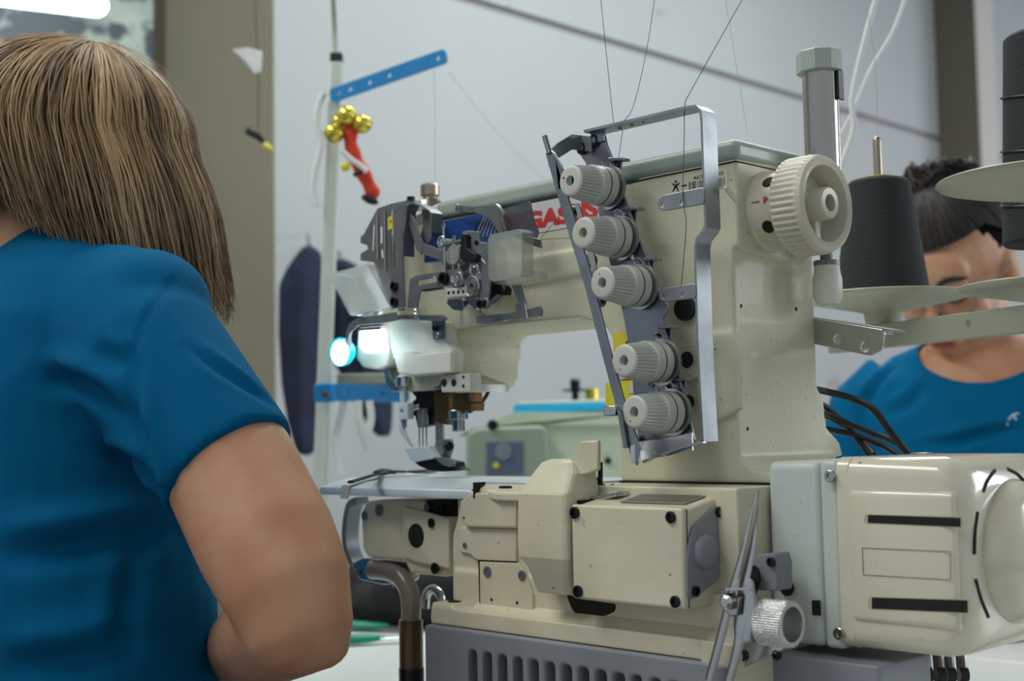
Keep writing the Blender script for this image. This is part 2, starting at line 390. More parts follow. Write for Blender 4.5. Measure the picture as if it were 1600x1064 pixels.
# flared foot of the column
ft = [PX(u, v, 0) for u, v in ((1150, 400), (1262, 400), (1268, 430), (1272, 560), (1278, 590), (1297, 622), (1302, 668), (1322, 690), (1328, 712), (1150, 752))]
mb.prism([V((-.006, max(0, p.y), p.z)) for p in ft], (-.12, 0, 0))
mb.prism([V((-.01, 0, BZ+.022)), V((.008, 0, BZ+.010)), V((.03, 0, BZ+.008)), V((.03, 0, BZ)), V((-.01, 0, BZ))], (0, .13, 0))
# swelling on the front of the column and front rim
mb.prism([PY(u, v, 0) for u, v in ((1112, 520), (1150, 518), (1166, 545), (1164, 640), (1120, 660), (1112, 640))], (0, -.004, 0))
mb.prism([PY(u, v, 0) for u, v in ((700, 470), (960, 420), (960, 380), (700, 425))], (0, -.003, 0))
mb.build('machine_casting', m_cream, SM, remesh=.0018, sm=7)
# --- grey-green top cover
mb = MB()
mb.box((HX, -.001, Z(.2095)), (.001, .111, Z(.2275)))
mb.build('top_cover', m_cap, SM, bevel=.006, seg=4)
MB().box((HX, -.0005, Z(.2083)), (0, .1105, Z(.2096))).build('cover_gasket', m_hole, SM)
MB().prism([V((HX-.001, 0, Z(.2095))), V((NX+.01, 0, Z(.2065))), V((NX+.01, 0, Z(.212))), V((HX-.001, 0, Z(.2265)))], (0, .108, 0)).build('head_cover', mat('pale_grey_enamel', rgb(190, 196, 184), .4, speck=(200, .7, GR)), SM, bevel=.003)
p = PY(672, 318, .045)
sight = MB().lathe((p.x, p.y, p.z-.006), ZUP, [(0, .017), (.008, .013), (.010, .008), (.013, .0075), (.014, .0098), (.024, .0098), (.026, .008), (.026, .002)], 28).build('oil_sight', m_bronze, SM)
# --- handwheel
ay, az = .0424, Z(.1735)
hw = MB().lathe((-.002, ay, az), (1, 0, 0), [(0, .0325), (.004, .0325), (.006, .031), (.034, .029)], 56).build('handwheel_hub', m_wheel, SM)
R = .0388
wheel = MB().lathe((0, ay, az), (1, 0, 0), [(.024, R-.012), (.024, R-.003), (.027, R), (.029, R), (.045, R), (.048, R-.0005), (.052, R-.002), (.0535, R-.005), (.052, R-.009), (.046, R-.0105), (.034, R-.013), (.034, .0135), (.054, .0125), (.0555, .0115), (.0555, .0068), (.042, .0065), (.042, .0005)], 288, flute=(3, 4, 48, .0018)).build('handwheel', m_wheel, SM)
for k in range(3):
    a = k*2.094+.6; d = V((0, math.cos(a), math.sin(a)))
    MB().obox(V((.038, ay, az))+d*.019, (.005, 0, 0), d*.0075, d.cross(V((1, 0, 0)))*.0035).build('spoke', m_wheel, wheel, bevel=.0008)
MB().lathe((.0425, ay, az), (1, 0, 0), [(0, .0064), (.0005, .0001)], 20).build('bore', m_dark, wheel)
for a in (2.35, 3.75):   # set-screw holes on the hub
    u, v = ((1192, 277), (1197, 355))[a > 3]
    d = (PX(u, v, .014)-V((.014, ay, az))); d.x = 0; d.normalize()
    MB().lathe(V((.016, ay, az))+d*.0295, d, [(0, .0052), (.0014, .005), (.0014, .0044), (.0009, .0002)], 24).build('set_screw', m_hole, hw)
def hubpt(x, ang): d = V((0, math.cos(ang), math.sin(ang))); return V((x, ay, az))+d*.0312, d
p, d = hubpt(.016, math.pi-.12+.3*0)
tl = V((1, 0, 0)); upv = tl.cross(d)*-1
tm = MB(); tm.text('P', .0075, p+V((.0015, 0, 0)), tl, ZUP, .0004); tm.obox(p+V((-.0075, 0, 0)), (.0035, 0, 0), (0, .0003, 0), (0, 0, .0004))
tm.build('position_mark', m_red, hw)
# --- vertical steel tube behind the wheel
tx, ty = .018, .094
tp = PD(1279, 95, dist(V((tx, ty, 1.2))))
MB().lathe((tx, ty, Z(.17)), ZUP, [(0, .0145), (Z(.298)-Z(.17), .0145)], 40).build('riser_tube', m_steel, SM)
MB().lathe((tx, ty, Z(.290)), ZUP, [(0, .014), (.001, .0185), (.0015, .019), (.0175, .019), (.0185, .018), (.0185, .001)], 9, ref=(1, .2, 0)).build('tube_cap', m_cap, SM, bevel=.0006, smooth=False)
MB().obox((tx+.016, ty+.004, Z(.279)), (.001, 0, 0), (0, .004, 0), (0, 0, .012)).build('tube_clip', m_black, SM, bevel=.0005)
MB().lathe((tx, ty, Z(.10)), ZUP, [(0, .004), (.002, .009), (.008, .0118), (.022, .0118), (.028, .0105), (.035, .010)], 32).build('filter_bowl', m_white, SM)
MB().lathe((tx, ty, Z(.133)), ZUP, [(0, .0105), (.004, .0105), (.005, .005), (.04, .005)], 24).build('filter_neck', m_gun, SM)
MB().obox((tx-.008, ty, Z(.150)), (.012, 0, 0), (0, .008, 0), (0, 0, .004)).build('filter_bracket', m_gun, SM, bevel=.001)
# --- marks and labels on the arm
lab = MB().py(((829, 318), (945, 296), (945, 345), (829, 366)), -.0006, .0006, bev=.0001); lab = lab.build('maker_label', m_silver, SM)
def txt(name, s, u0, v0, u1, v1, hpx, m, parent, Y=-.0009, shear=0, wide=1.0, bold=.012):
    a, b = PY(u0, v0, Y), PY(u1, v1, Y); A = (b-a).normalized(); A = V((A.x, 0, A.z)).normalized(); c = (a+b)/2
    t = MB().text(s, 1, (0, 0, 0), (1, 0, 0), (0, 0, 1), bold=bold); xs = [q.x for q in t.v]; zs = [q.z for q in t.v]
    h = pxr(c, hpx); k = h/(max(zs)-min(zs)); wd = (b-a).length/((max(xs)-min(xs))*k)
    B = V((-A.z, 0, A.x)); cx, cz = (max(xs)+min(xs))/2, (max(zs)+min(zs))/2
    vs = [c+A*((q.x-cx)*k*wd+(q.z-cz)*k*shear)+B*(q.z-cz)*k+V((0, q.y*.5, 0)) for q in t.v]
    return MB().add(vs, t.f).build(name, m, parent)
txt('brand_text', 'PEGASUS', 787, 353, 934, 325, 29, m_red, lab, shear=.06, bold=.05)
bl = MB().py(((663, 352), (778, 328), (788, 372), (720, 404), (663, 410)), -.0006, .0006, bev=.0001).build('blue_label', m_bluelab, SM)
txt('model_text', 'OP', 742, 354, 765, 349, 14, m_ink, bl, shear=.3)
st = MB()
for k in range(7):
    a = PY(757+k*5, 338-k, -.0008); b = PY(742+k*6, 372-k, -.0008); st.tube([a, b], .0004, 4)
st.build('label_stripes', m_silver, bl)
al = MB().py(((1046, 282), (1137, 266), (1137, 292), (1046, 308)), -.0006, .0006, bev=.0001).build('asset_label', mat('cream_sticker', rgb(205, 202, 184), .3), SM)
txt('asset_text', 'ACTIVO FIJO', 1083, 279, 1130, 271, 6.5, m_ink, al)
bc = MB(); u = 1077
while u < 1134:
    wv = random.choice((.7, 1.1, 1.8)); a = PY(u, 277+(1134-u)*.13, -.0007)
    b = PY(u, 291+(1134-u)*.13, -.0007); bc.obox((a+b)/2, (pxr(a, wv*.5), 0, 0), (0, .0002, 0), (0, 0, (a-b).length/2)); u += wv+random.choice((1, 1.6, 2.2))
bc.build('barcode', m_ink, al)
fg = MB(); cc = PY(1056, 290, -.0008)
fg.lathe(cc+V((0, 0, .0032)), NY, [(0, .0011), (.0002, .0011)], 12)
for du, dv in ((-6, -3), (6, -4), (-5, 9), (4, 9)):
    a = PY(1056, 290, -.0008); b = PY(1056+du, 290+dv, -.0008); fg.tube([a, b], [.0009, .0004], 6)
fg.build('figure_mark', m_ink, al)
MB().py(((1065, 289), (1073, 288), (1073, 291), (1065, 292)), -.0007, .0002, bev=.00005).build('small_mark', m_ink, al)
# warning labels low on the column's left
wlb = MB().py(((957, 520), (992, 517), (994, 590), (960, 592)), -.006, .0008, bev=.0001).build('warning_label', m_yellow, SM)
t = [PY(u, v, -.0064) for u, v in ((985, 525), (977, 539), (993, 538))]; tm = MB()
for i in range(3): tm.tube([t[i], t[(i+1) % 3]], .0005, 4)
tm.build('warning_triangle', m_ink, wlb)
w2 = MB().py(((946, 598), (1008, 592), (1009, 618), (946, 650)), -.006, .0008, bev=.0001).build('warning_label', m_yellow, SM)
MB().py(((985, 598), (1004, 596), (1005, 612), (982, 615)), -.0066, .0003, bev=.0001).build('warning_picture', mat('pale_pink', rgb(206, 190, 186), .5), w2)
MB().py(((957, 576), (990, 572), (992, 590), (960, 594)), -.0066, .0003, bev=.0001).build('warning_picture', mat('pale_pink_grey', rgb(196, 180, 182), .5), wlb)
# holes in the casting
for u, v, r in ((1157, 478, 3.2), (1243, 483, 3.2), (1167, 670, 3.2)):
    if u > 1200: p = PX(u, v, .0); MB().lathe(p+V((.0006, 0, 0)), (1, 0, 0), [(0, pxr(p, r)), (.0003, pxr(p, r*.9))], 16).build('oil_hole', m_hole, SM)
    else:
        p = PX(u, v, .0); MB().lathe(p+V((.0006, 0, 0)), (1, 0, 0), [(0, pxr(p, r)), (.0003, pxr(p, r*.9))], 16).build('oil_hole', m_hole, SM)
bp_ = MB().py(((1058, 540), (1092, 536), (1092, 590), (1060, 592)), -.0035, .0035, r=.002, bev=.0006).build('boss_plate', m_cream, SM)
p = PY(1073, 562, -.0036); MB().lathe(p, NY, [(0, pxr(p, 13)), (.0004, pxr(p, 12.6)), (.0004, .0002)], 28).build('round_opening', m_hole, bp_)
p = PY(1076, 628, -.001); MB().lathe(p, NY, [(0, pxr(p, 11)), (.0004, pxr(p, 10.6))], 28).build('round_opening', m_hole, SM)
p = PY(1068, 482, -.004); MB().lathe(p, NY, [(-.006, pxr(p, 19)), (0, pxr(p, 19)), (.0015, pxr(p, 17)), (.0015, .0002)], 32).build('black_knob', m_black, SM)
# seam between column and bed
MB().box((-.126, -.0015, BZ-.001), (.028, .118, BZ+.0006)).build('column_seam', m_hole, SM)
# little white tag stuck beside the sticker
MB().tube([PX(1152, 318, .002), PX(1140, 300, .004), PX(1133, 292, .006)], [.0012, .0022, .0016], 6).build('tag_stub', m_white, SM)
# ---------------------------------------------------------------- tension assembly
PL = -.030
pl = MB().py(((905, 217), (943, 204), (948, 226), (962, 262), (972, 300), (985, 332), (1000, 378), (1012, 402), (1024, 450), (1040, 470), (1046, 480), (1034, 500), (1048, 545), (1062, 590), (1072, 628), (1080, 664), (1086, 690), (1012, 716), (998, 690), (992, 640), (985, 560), (975, 500), (962, 440), (950, 400), (928, 300), (915, 255), (905, 240)), PL, .0022,
    holes=((987, 402, 4), (1032, 612, 4)), r=.002).build('tension_plate', m_plate, SM)
pos = [(886, 287, 946, 293), (908, 367, 966, 372), (939, 449, 996, 448), (971, 563, 1030, 566), (988, 645, 1046, 644)]
dots = [m_red, m_yellow, m_ink, m_ink, m_ink]
for i, (fu, fv, bu, bv) in enumerate(pos):
    b = PY(bu+5, bv+1, PL); f = PY(fu, fv, PL-.047)
    # the screw axis is square to the plate, so the knob runs straight forward from its base
    c = PY(bu+4, bv, PL-.004); k = pxr(c, 1)
    o = V((c.x, PL, c.z)); r1 = .0162
    ds = MB().lathe(o, NY, [(.001, .010), (.0015, .0175), (.0025, .0178), (.003, .015), (.004, .0178), (.005, .0182), (.0055, .012), (.009, .012)], 40)
    kn = MB().lathe(o, NY, [(.008, .0155), (.0085, r1), (.0165, r1), (.017, .0155), (.0175, .0155), (.018, r1), (.0255, .0158), (.0262, .0150), (.0268, .0150), (.0285, .0148), (.0465, .0128), (.0476, .0122), (.0485, .0112), (.0488, .0100), (.0488, .0042), (.0475, .0038), (.038, .0036), (.038, .0002)], 180, flute=(9, 10, 30, .0019)).build('tension_knob', m_knob, SM)
    ds.build('tension_disc', m_chrome, kn)
    MB().lathe(o, NY, [(.0168, .01615), (.0169, .0163), (.0177, .0163), (.0178, .01615)], 40).build('knob_groove', m_hole, kn)
    MB().lathe(o, NY, [(.0378, .0036), (.040, .0018), (.040, .0002)], 20).build('tension_spindle', m_gun, kn)
    ang = (2.7, 2.5, 1.9, 4.2, 4.2)[i]
    MB().lathe(o+V((math.cos(ang)*.0075, 0, math.sin(ang)*.0075)), NY, [(.0485, .0012 if i < 2 else .0006), (.0490, .0011 if i < 2 else .0005)], 12).build('index_dot', dots[i], kn)
    # wire hook over each knob
    h = MB().tube(catmull([o+V((-.004, -.002, .016)), o+V((-.006, -.004, .021)), o+V((-.002, -.004, .0235)), o+V((.002, -.003, .02)), o+V((.003, -.002, .015))], 4), .0008, 6).build('thread_hook', m_chrome, SM)
for u, v, r in ((924, 228, 10), (909, 232, 10)): sy(u+(6 if u > 920 else 2), v-(8 if u > 920 else 0), PL, r, pl)
# side lugs right of each knob
for (u, v) in ((968, 268), (992, 345), (1018, 424), (1046, 530), (1068, 612)):
    MB().py(((u-12, v-18), (u+2, v-22), (u+3, v-14), (u-3, v+24), (u-12, v+10)), PL+.004, .0016, r=.001).build('thread_lug', m_plate, pl)
    MB().py(((u-18, v-22), (u+4, v-22), (u+4, v-18), (u-18, v-16)), PL-.003, .010, bev=.0004).build('thread_lug', m_plate, pl)
# open slot holes
for u, v in ((961, 260), (983, 338), (1008, 412), (1036, 520), (1050, 605)):
    p = PY(u-6, v+2, PL-.0001); MB().lathe(p, NY, [(0, .0025), (.0002, .0023)], 14).build('plate_slot', m_hole, pl)
for u, v, r in ((1020, 548, 7), (1046, 694, 10), (1018, 600, 6), (1068, 690, 9)): sy(u, v, PL, r, pl, m_gun)
# front strip on the left, with its top and bottom returns
YF = -.078
path = [PY(857, 236, YF), PY(872, 285, YF), PY(905, 395, YF), PY(940, 520, YF), PY(975, 640, YF), PY(992, 722, YF)]
fs = MB().py(((852, 240), (858, 232), (866, 240), (893, 330), (926, 440), (948, 530), (972, 618), (985, 660), (1000, 700), (994, 728), (985, 712), (962, 635), (938, 545), (914, 450), (882, 345), (862, 275)), YF, .0025, r=.001)
fs = fs.build('front_strip', m_plate, SM)
t0 = PY(858, 236, YF); t1 = PY(908, 212, PL-.002); hgt = V((0, 0, -.0125))
MB().band([t0, PY(870, 224, YF+.012), PY(893, 210, PL-.012), t1, PY(925, 214, PL-.002)], hgt, .0018).build('top_return', m_gun, fs)
b0 = PY(988, 696, YF); b1 = PY(1012, 690, PL-.003)
MB().band([PY(986, 697, YF), PY(1000, 690, YF+.002), PY(1013, 688, YF+.012), PY(1035, 686, PL-.003), PY(1082, 676, PL-.003)], (0, 0, -.0135), .002).build('bottom_return', m_chrome, fs)
MB().py(((866, 240), (880, 262), (893, 268), (893, 300), (872, 296)), YF, .002, r=.002).build('strip_gusset', m_plate, fs)
a = PY(851, 213, YF); b = PY(859, 240, YF); MB().tube([a, b], .0022, 12).build('stop_pin', m_steel, fs)
a = PY(968, 640, YF-.002); b = PY(978, 700, YF-.002); MB().tube([a, b], .002, 10).build('stop_pin', m_gun, fs)
MB().obox(PY(957, 642, YF), (.006, 0, 0), (0, .004, 0), (0, 0, .004)).build('clip', m_chrome, fs, bevel=.001)
# slim thread guide rail behind the strip
MB().py(((897, 318), (903, 316), (925, 380), (932, 420), (925, 424), (914, 380)), PL-.02, .0016, r=.0008).build('slack_rail', m_steel, SM)
for u, v in ((896, 332), (926, 408), (940, 470), (1000, 688)):
    MB().lathe(PY(u, v, PL-.01), NY, [(0, .0055), (.006, .0055), (.007, .0045), (.007, .001)], 20).build('slack_screw', m_gun, SM)
    MB().tube([PY(u+2, v, PL-.017), PY(u, v, PL)], .002, 8).build('slack_pin', m_dark, SM)
# big loop of strip metal on the right
YB = -.040; W = V((0, .0175, 0))
pp = [(912, 205), (960, 194), (1020, 180), (1070, 168), (1086, 166), (1094, 173), (1096, 190), (1098, 250), (1101, 320), (1102, 352), (1099, 360), (1089, 372), (1086, 384), (1087, 440), (1090, 540), (1094, 620), (1098, 690)]
lp = MB().band([PY(u, v, YB) for u, v in pp], W, .0022).build('thread_guide_loop', m_loop, SM)
MB().band([PY(1098, 690, YB), PY(1060, 700, YB), PY(1018, 715, YB), PY(1004, 722, YB)], (0, .004, 0), .0018).build('loop_foot', m_chrome, lp)
p = PY(935, 222, YB)
MB().obox(PY(934, 212, PL-.001), (.007, 0, 0), (0, .0015, 0), (0, 0, .006)).build('loop_lug', m_plate, lp, bevel=.0008)
for (u0, v0, u1, v1, hh) in ((1027, 305, 1100, 292, 27), (1029, 450, 1087, 442, 24)):
    tb_ = MB().py(((u0+8, v0), (u1, v1), (u1, v1+hh), (u0+8, v0+hh-2), (u0, v0+hh*.7), (u0, v0+hh*.35)), YB-.001, .0018, r=.003, holes=((u0+8, v0+hh*.55, 3.4), (u0+38, v0+hh*.42, 3.4))).build('guide_tab', m_loop, lp)
for k in range(7):
    u = 965+k*18; v = 195-(u-965)*.26; p = PY(u+4, v+3, YB+.009)
    MB().lathe(p+V((0, 0, -.0012)), (0, 0, -1), [(0, .0014), (.0003, .0012)], 10).build('thread_hole', m_hole, lp)
# ---------------------------------------------------------------- needle-end mechanisms
# slotted face guard at the far end
YG = -.018
fg_ = MB().py(((588, 328), (611, 320), (611, 425), (618, 480), (611, 484), (600, 462), (592, 436), (584, 410), (563, 407), (563, 396), (575, 389), (573, 383), (563, 380), (563, 370), (568, 366)), YG, .0016,
    holes=(((593, 354), (597, 354), (597, 380), (593, 380)), ((594, 390), (598, 390), (599, 403), (595, 403)), ((582, 352), (585, 352), (583, 392), (580, 392))), bev=.0004).build('face_guard', m_gun, SM)
MB().band([PY(589, 327, YG), PY(612, 319, YG), PY(640, 313, YG)], (0, .016, 0), .0012).build('guard_flange', m_gun, fg_)
for u in (589, 601): MB().tube([PY(u, 335+(u-589)*-.5, YG-.001), PY(u+1, 405+(u-589)*1.5, YG-.001)], .0008, 6).build('guard_rib', m_steel, fg_)
yl = MB().py(((606, 340), (613, 336), (614, 356), (606, 360)), YG-.0004, .0005, bev=.0001).build('caution_sticker', m_yellow, fg_)
MB().lathe(PY(610, 346, YG-.0005), NY, [(0, .0012), (.0003, .0010)], 10).build('caution_mark', m_ink, yl)
# take-up guard frame: a folded strip
YK = -.030
mb = MB()
mb.py(((613, 328), (622, 320), (636, 318), (634, 345), (628, 380), (630, 430), (632, 480), (612, 482), (610, 430), (614, 380)), YK, .0018, holes=(((616, 378), (619, 378), (619, 420), (616, 420)),), bev=.0004)
mb.band([PY(622, 484, YK), PY(628, 483, YK)], (0, .004, 0), .0018)
mb.band([PY(u, v, YK) for u, v in ((629, 400), (629, 360), (632, 330), (637, 320), (645, 317), (658, 322), (670, 329), (673, 333), (673, 362))], (0, .014, 0), .0016)
mb.py(((659, 326), (674, 330), (674, 370), (667, 382), (655, 378), (661, 350)), YK+.013, .0014, bev=.0003)
kf = mb.build('take_up_guard', m_gun, SM)
MB().py(((633, 331), (640, 331), (648, 345), (655, 365), (661, 379), (658, 398), (650, 390), (644, 366), (635, 340)), YK+.004, .0016, bev=.0004).build('guard_arm', m_gun, kf)
MB().py(((661, 380), (692, 391), (706, 402), (704, 414), (690, 408), (659, 396)), YK, .0016, bev=.0004).build('guard_arm', m_gun, kf)
MB().lathe(PY(642, 314, YK+.004), ZUP, [(0, .004), (.004, .004)], 6).build('guard_nut', m_dark, kf)
sy(617, 447, YK, 8, kf); sy(617, 471, YK, 8, kf)
# slotted horizontal lever
mb = MB(); mb.py(((640, 436), (650, 430), (700, 422), (718, 420), (724, 430), (720, 440), (706, 446), (660, 452), (655, 458), (651, 480), (636, 482)), YK-.006, .0022, r=.0012, holes=(((651, 439), (680, 433), (682, 440), (652, 446)),), bev=.0005)
mb.build('slotted_lever', m_gun, SM)
MB().tube([PY(679, 432, YK-.008), PY(682, 441, YK-.009)], .0014, 8).build('lever_pin', m_chrome, SM)
sy(696, 435, YK-.006, 9.5, SM, h=.8)
# rods and eyelets
for (u0, v0, u1, v1, r, Y) in ((693, 354, 695, 427, .0011, YK-.008), (709, 373, 709, 392, .0009, YK), (712, 458, 712, 478, .0010, YK-.002), (720, 458, 721, 508, .0012, YK-.002), (708, 412, 708, 420, .001, YK), (717, 412, 717, 420, .001, YK)):
    a, b = PY(u0, v0, Y), PY(u1, v1, Y); MB().tube([a, b], r, 10).build('guide_rod', m_chrome, SM)
for u, v in ((693, 353), (709, 373)):
    p = PY(u, v, YK-.006); MB().tube([p+V((math.cos(t)*.0019, 0, math.sin(t)*.0028)) for t in [i*math.pi/8 for i in range(17)]], .0006, 6).build('thread_eyelet', m_chrome, SM)
# tension block behind
MB().py(((684, 382), (722, 372), (760, 380), (770, 420), (752, 470), (735, 480), (716, 462), (700, 440), (690, 415)), -.022, .020, r=.003, bev=.002).build('mechanism_block', m_plate, SM)
p = PY(722, 400, YK+.008); kn = MB().lathe(p, NY, [(0, .0075), (.002, .0095), (.003, .0095), (.011, .0095), (.012, .0088), (.012, .003)], 96, flute=(2, 3, 24, .0009)).build('knurled_nut', m_knurl, SM)
for (u, v, r, m, Y) in ((738, 409, 9, m_plate, -.036), (736, 448, 13, m_gun, -.034), (690, 378, 6, m_bright, -.024), (722, 430, 8, m_plate, -.03), (760, 446, 8, m_gun, -.036), (736, 424, 9, m_plate, -.044), (747, 430, 6, m_bright, -.046), (726, 474, 6, m_plate, -.030), (707, 436, 6, m_bright, -.040)):
    p = PY(u, v, Y); MB().lathe(p+V((0, .014, 0)), NY, [(0, pxr(p, r)), (.012, pxr(p, r)), (.0135, pxr(p, r*.85)), (.0135, pxr(p, r*.4)), (.011, pxr(p, r*.35)), (.011, .0002)], 28).build('mechanism_boss', m, SM)
mb = MB(); mb.py(((722, 362), (730, 360), (748, 362), (750, 378), (762, 380), (764, 400), (766, 440), (762, 470), (756, 480), (748, 470), (752, 440), (748, 412), (742, 398), (728, 388)), -.046, .0022, r=.001, bev=.0005)
cb = mb.build('cam_bracket', m_gun, SM)
sy(734, 371, -.046, 3.6, cb); sy(745, 379, -.046, 3.6, cb)
MB().py(((720, 366), (726, 364), (729, 388), (743, 397), (744, 404), (738, 410), (724, 409), (717, 402)), -.052, .008, r=.002, bev=.001).build('black_cam', m_black, SM)
MB().py(((765, 424), (780, 440), (788, 450), (786, 462), (776, 460), (768, 466), (758, 476), (762, 450)), -.036, .010, r=.002, bev=.001).build('cam_lever', m_dark, SM)
sy(752, 475, -.05, 7.5, SM); sy(761, 474, -.046, 8.5, SM, m_gun); sy(786, 452, -.034, 6, SM, m_gun)
MB().lathe(PY(790, 470, -.001), NY, [(0, .019), (.012, .018), (.02, .014), (.022, .008)], 36).build('take_up_boss', m_cream, SM)
MB().tube(catmull([PY(722, 398, -.04), PY(745, 402, -.044), PY(760, 412, -.044), PY(766, 430, -.04)], 5), .0024, 8).build('bright_link', m_chrome, SM)
for (u, v, r) in ((741, 420, 9), (738, 447, 15), (716, 436, 10), (690, 378, 8)):
    p = PY(u, v, -.048); rr = pxr(p, r)
    MB().tube([p+V((math.cos(t)*rr, 0, math.sin(t)*rr)) for t in [i*math.pi/14 for i in range(29)]], .0011, 8).build('polished_ring', m_chrome, SM)
MB().py(((733, 466), (746, 464), (750, 476), (742, 484), (734, 478)), -.040, .004, r=.001, bev=.0008).build('polished_lug', m_chrome, SM)
MB().py(((700, 466), (716, 466), (726, 478), (722, 486), (706, 484), (697, 474)), -.034, .003, r=.002, bev=.0008).build('polished_lug', m_plate, SM)
MB().py(((648, 452), (664, 448), (690, 446), (690, 452), (664, 456)), -.030, .003, r=.001, bev=.0006).build('spring_leaf', m_plate, SM)
# block with four thread holes
bk = MB().py(((696, 451), (729, 448), (729, 462), (697, 465)), -.046, .010, bev=.0008).build('thread_block', m_knob, SM)
for k in range(4): p = PY(701+k*7.6, 457.5-k*.6, -.0461); MB().lathe(p, NY, [(0, .0017), (.0002, .0016)], 12).build('thread_hole', m_hole, bk)
# frosted cover with its bracket
fr = MB(); q = [(765, 368), (810, 359), (815, 362), (816, 424), (812, 432), (770, 440), (763, 434), (762, 374)]
fr.py(q, -.056, .0016, r=.002, bev=.0005)
a = [PY(u, v, -.056) for u, v in q]; fr.band([a[0]]+[a[1]]+[a[2]]+[a[3]]+[a[4]], (0, .013, 0), .0014)
fr.build('frosted_cover', m_frost, SM)
MB().py(((765, 434), (815, 424), (840, 422), (842, 436), (806, 444), (790, 446), (768, 444)), -.038, .012, r=.002, bev=.001).build('cover_base', m_frost, SM)
MB().py(((798, 444), (812, 443), (820, 470), (822, 494), (814, 494), (808, 468)), -.03, .0018, bev=.0005).build('cover_strap', m_gun, SM)
sp = MB().py(((742, 496), (746, 494), (800, 488), (806, 487), (806, 473), (820, 471), (821, 484), (842, 478), (846, 484), (845, 494), (800, 498), (760, 506), (744, 505)), -.034, .0025, r=.0012, bev=.0006).build('lower_guard_bar', m_gun, SM)
MB().tube([PY(820, 474, -.037), PY(823, 490, -.037), PY(824, 497, -.037)], .0009, 6).build('guard_wire', m_chrome, sp)
gp = MB().py(((780, 328), (812, 318), (818, 313), (828, 316), (834, 345), (841, 362), (838, 372), (815, 375), (790, 362)), -.030, .0016, r=.002, bev=.0003).build('smoked_guard', m_smoke, SM)
MB().band([PY(774, 320, -.04), PY(782, 330, -.04), PY(788, 352, -.04), PY(790, 364, -.04)], (0, .004, 0), .002).build('guard_edge', m_chrome, gp)
MB().py(((712, 322), (716, 320), (740, 322), (770, 320), (778, 322), (782, 350), (786, 366), (778, 362), (764, 340), (742, 332), (716, 331)), -.012, .0016, r=.001, holes=((722, 327, 1.5), (733, 328, 1.5), (738, 328, 1.5)), bev=.0003).build('thread_guide_plate', m_gun, SM)
MB().tube(catmull([PY(712, 329, -.014), PY(714, 321, -.016), PY(717, 323, -.014)], 4), .0012, 6).build('guide_lip', m_chrome, SM)
MB().py(((816, 370), (822, 368), (844, 374), (846, 388), (836, 385), (818, 378)), -.040, .0018, r=.0008, holes=((826, 375, 1.3), (834, 376, 1.3), (840, 377, 1.3)), bev=.0004).build('thread_guide_plate', m_plate, SM)
# white oil cover under the mechanism, with its step
cv = MB(); cv.py(((606, 502), (622, 498), (694, 503), (696, 535), (706, 548), (704, 583), (643, 588), (622, 584), (610, 545)), -.013, .016, r=.003, bev=.002)
cv.py(((628, 551), (644, 549), (650, 554), (704, 548), (704, 582), (643, 587), (630, 583)), -.018, .006, r=.002, bev=.0015)
cv = cv.build('oil_shield', m_white, SM)
MB().py(((674, 500), (694, 500), (695, 530), (676, 531)), -.016, .002, r=.001, bev=.0004).build('shield_bracket', m_plate, SM)
sy(680, 513, -.017, 5, SM); sy(684, 524, -.017, 4, SM, m_chrome)
MB().py(((596, 492), (690, 492), (696, 498), (690, 502), (622, 500), (600, 500)), -.022, .004, bev=.001).build('shield_rail', m_gun, SM)
p = PY(652, 496, -.024)
sg = MB()
for k in range(28): pass
sg.tube([PY(651, 480, -.026)+V((math.cos(t*.9)*.0022, math.sin(t*.9)*.0022, -.0005*t)) for t in range(24)], .0006, 6).build('coil_spring', m_chrome, SM)
# arm of the eye guard, the clear guard and the hand lamp
mb = MB(); mb.band(catmull([PY(u, v, -.03) for u, v in ((618, 497), (590, 501), (560, 505), (546, 512), (541, 524), (542, 540))], 4), (0, .006, 0), .0016)
mb.py(((556, 498), (618, 487), (622, 500), (600, 505), (560, 508), (546, 520), (541, 536), (540, 520), (545, 506)), -.032, .0016, r=.001, bev=.0004)
mb.build('eye_guard_arm', m_gun, SM)
A, B_, C_, D_ = PY(514, 427, -.055), PY(575, 412, -.030), PY(612, 480, -.030), PY(548, 490, -.055)
eg = MB(); n = (B_-A).cross(D_-A).normalized()*-1; th = .0022
def slab(mb, pts, th=.0022):
    n = (pts[1]-pts[0]).cross(pts[-1]-pts[0]).normalized(); return mb.prism(pts, n*th)
bk_ = V((0, .030, 0))
slab(eg, [A, B_, C_, D_]); slab(eg, [A, A+bk_, D_+bk_, D_]); slab(eg, [D_, D_+bk_, C_+bk_, C_]); slab(eg, [B_, B_+bk_, C_+bk_, C_]); slab(eg, [A, A+bk_, B_+bk_, B_])
eg.build('clear_eye_guard', m_clear, SM, bevel=.0006)
# machine light: bright rectangular lens in its housing
lh = MB().py(((559, 512), (602, 508), (608, 512), (608, 552), (604, 572), (590, 578), (566, 574), (556, 560)), -.006, .02, r=.003, bev=.002).build('light_housing', m_white, SM)
MB().py(((562, 516), (600, 514), (604, 545), (598, 550), (570, 550), (562, 542)), -.0075, .002, r=.004, bev=.0004).build('light_lens', m_led, lh)
MB().py(((559, 513), (590, 511), (591, 515), (561, 517)), -.010, .004, bev=.0006).build('light_visor', m_dark, lh)
WL = thing('led_work_lamp', 'round glowing LED lamp with a cyan rim clipped left of the machine head', 'lamp', PY(541, 549, -.02))
p = PY(545, 549, -.012); ax = V((.15, -1, -.1))
MB().lathe(p, ax, [(0, .0100), (.006, .0138), (.012, .0148), (.014, .0142), (.014, .012)], 36).build('lamp_shade', m_cyan, WL)
MB().ell(p+ax.normalized()*.012, (.0138, 0, 0), (0, .006, 0), (0, 0, .0138)).build('lamp_lens', m_led, WL)
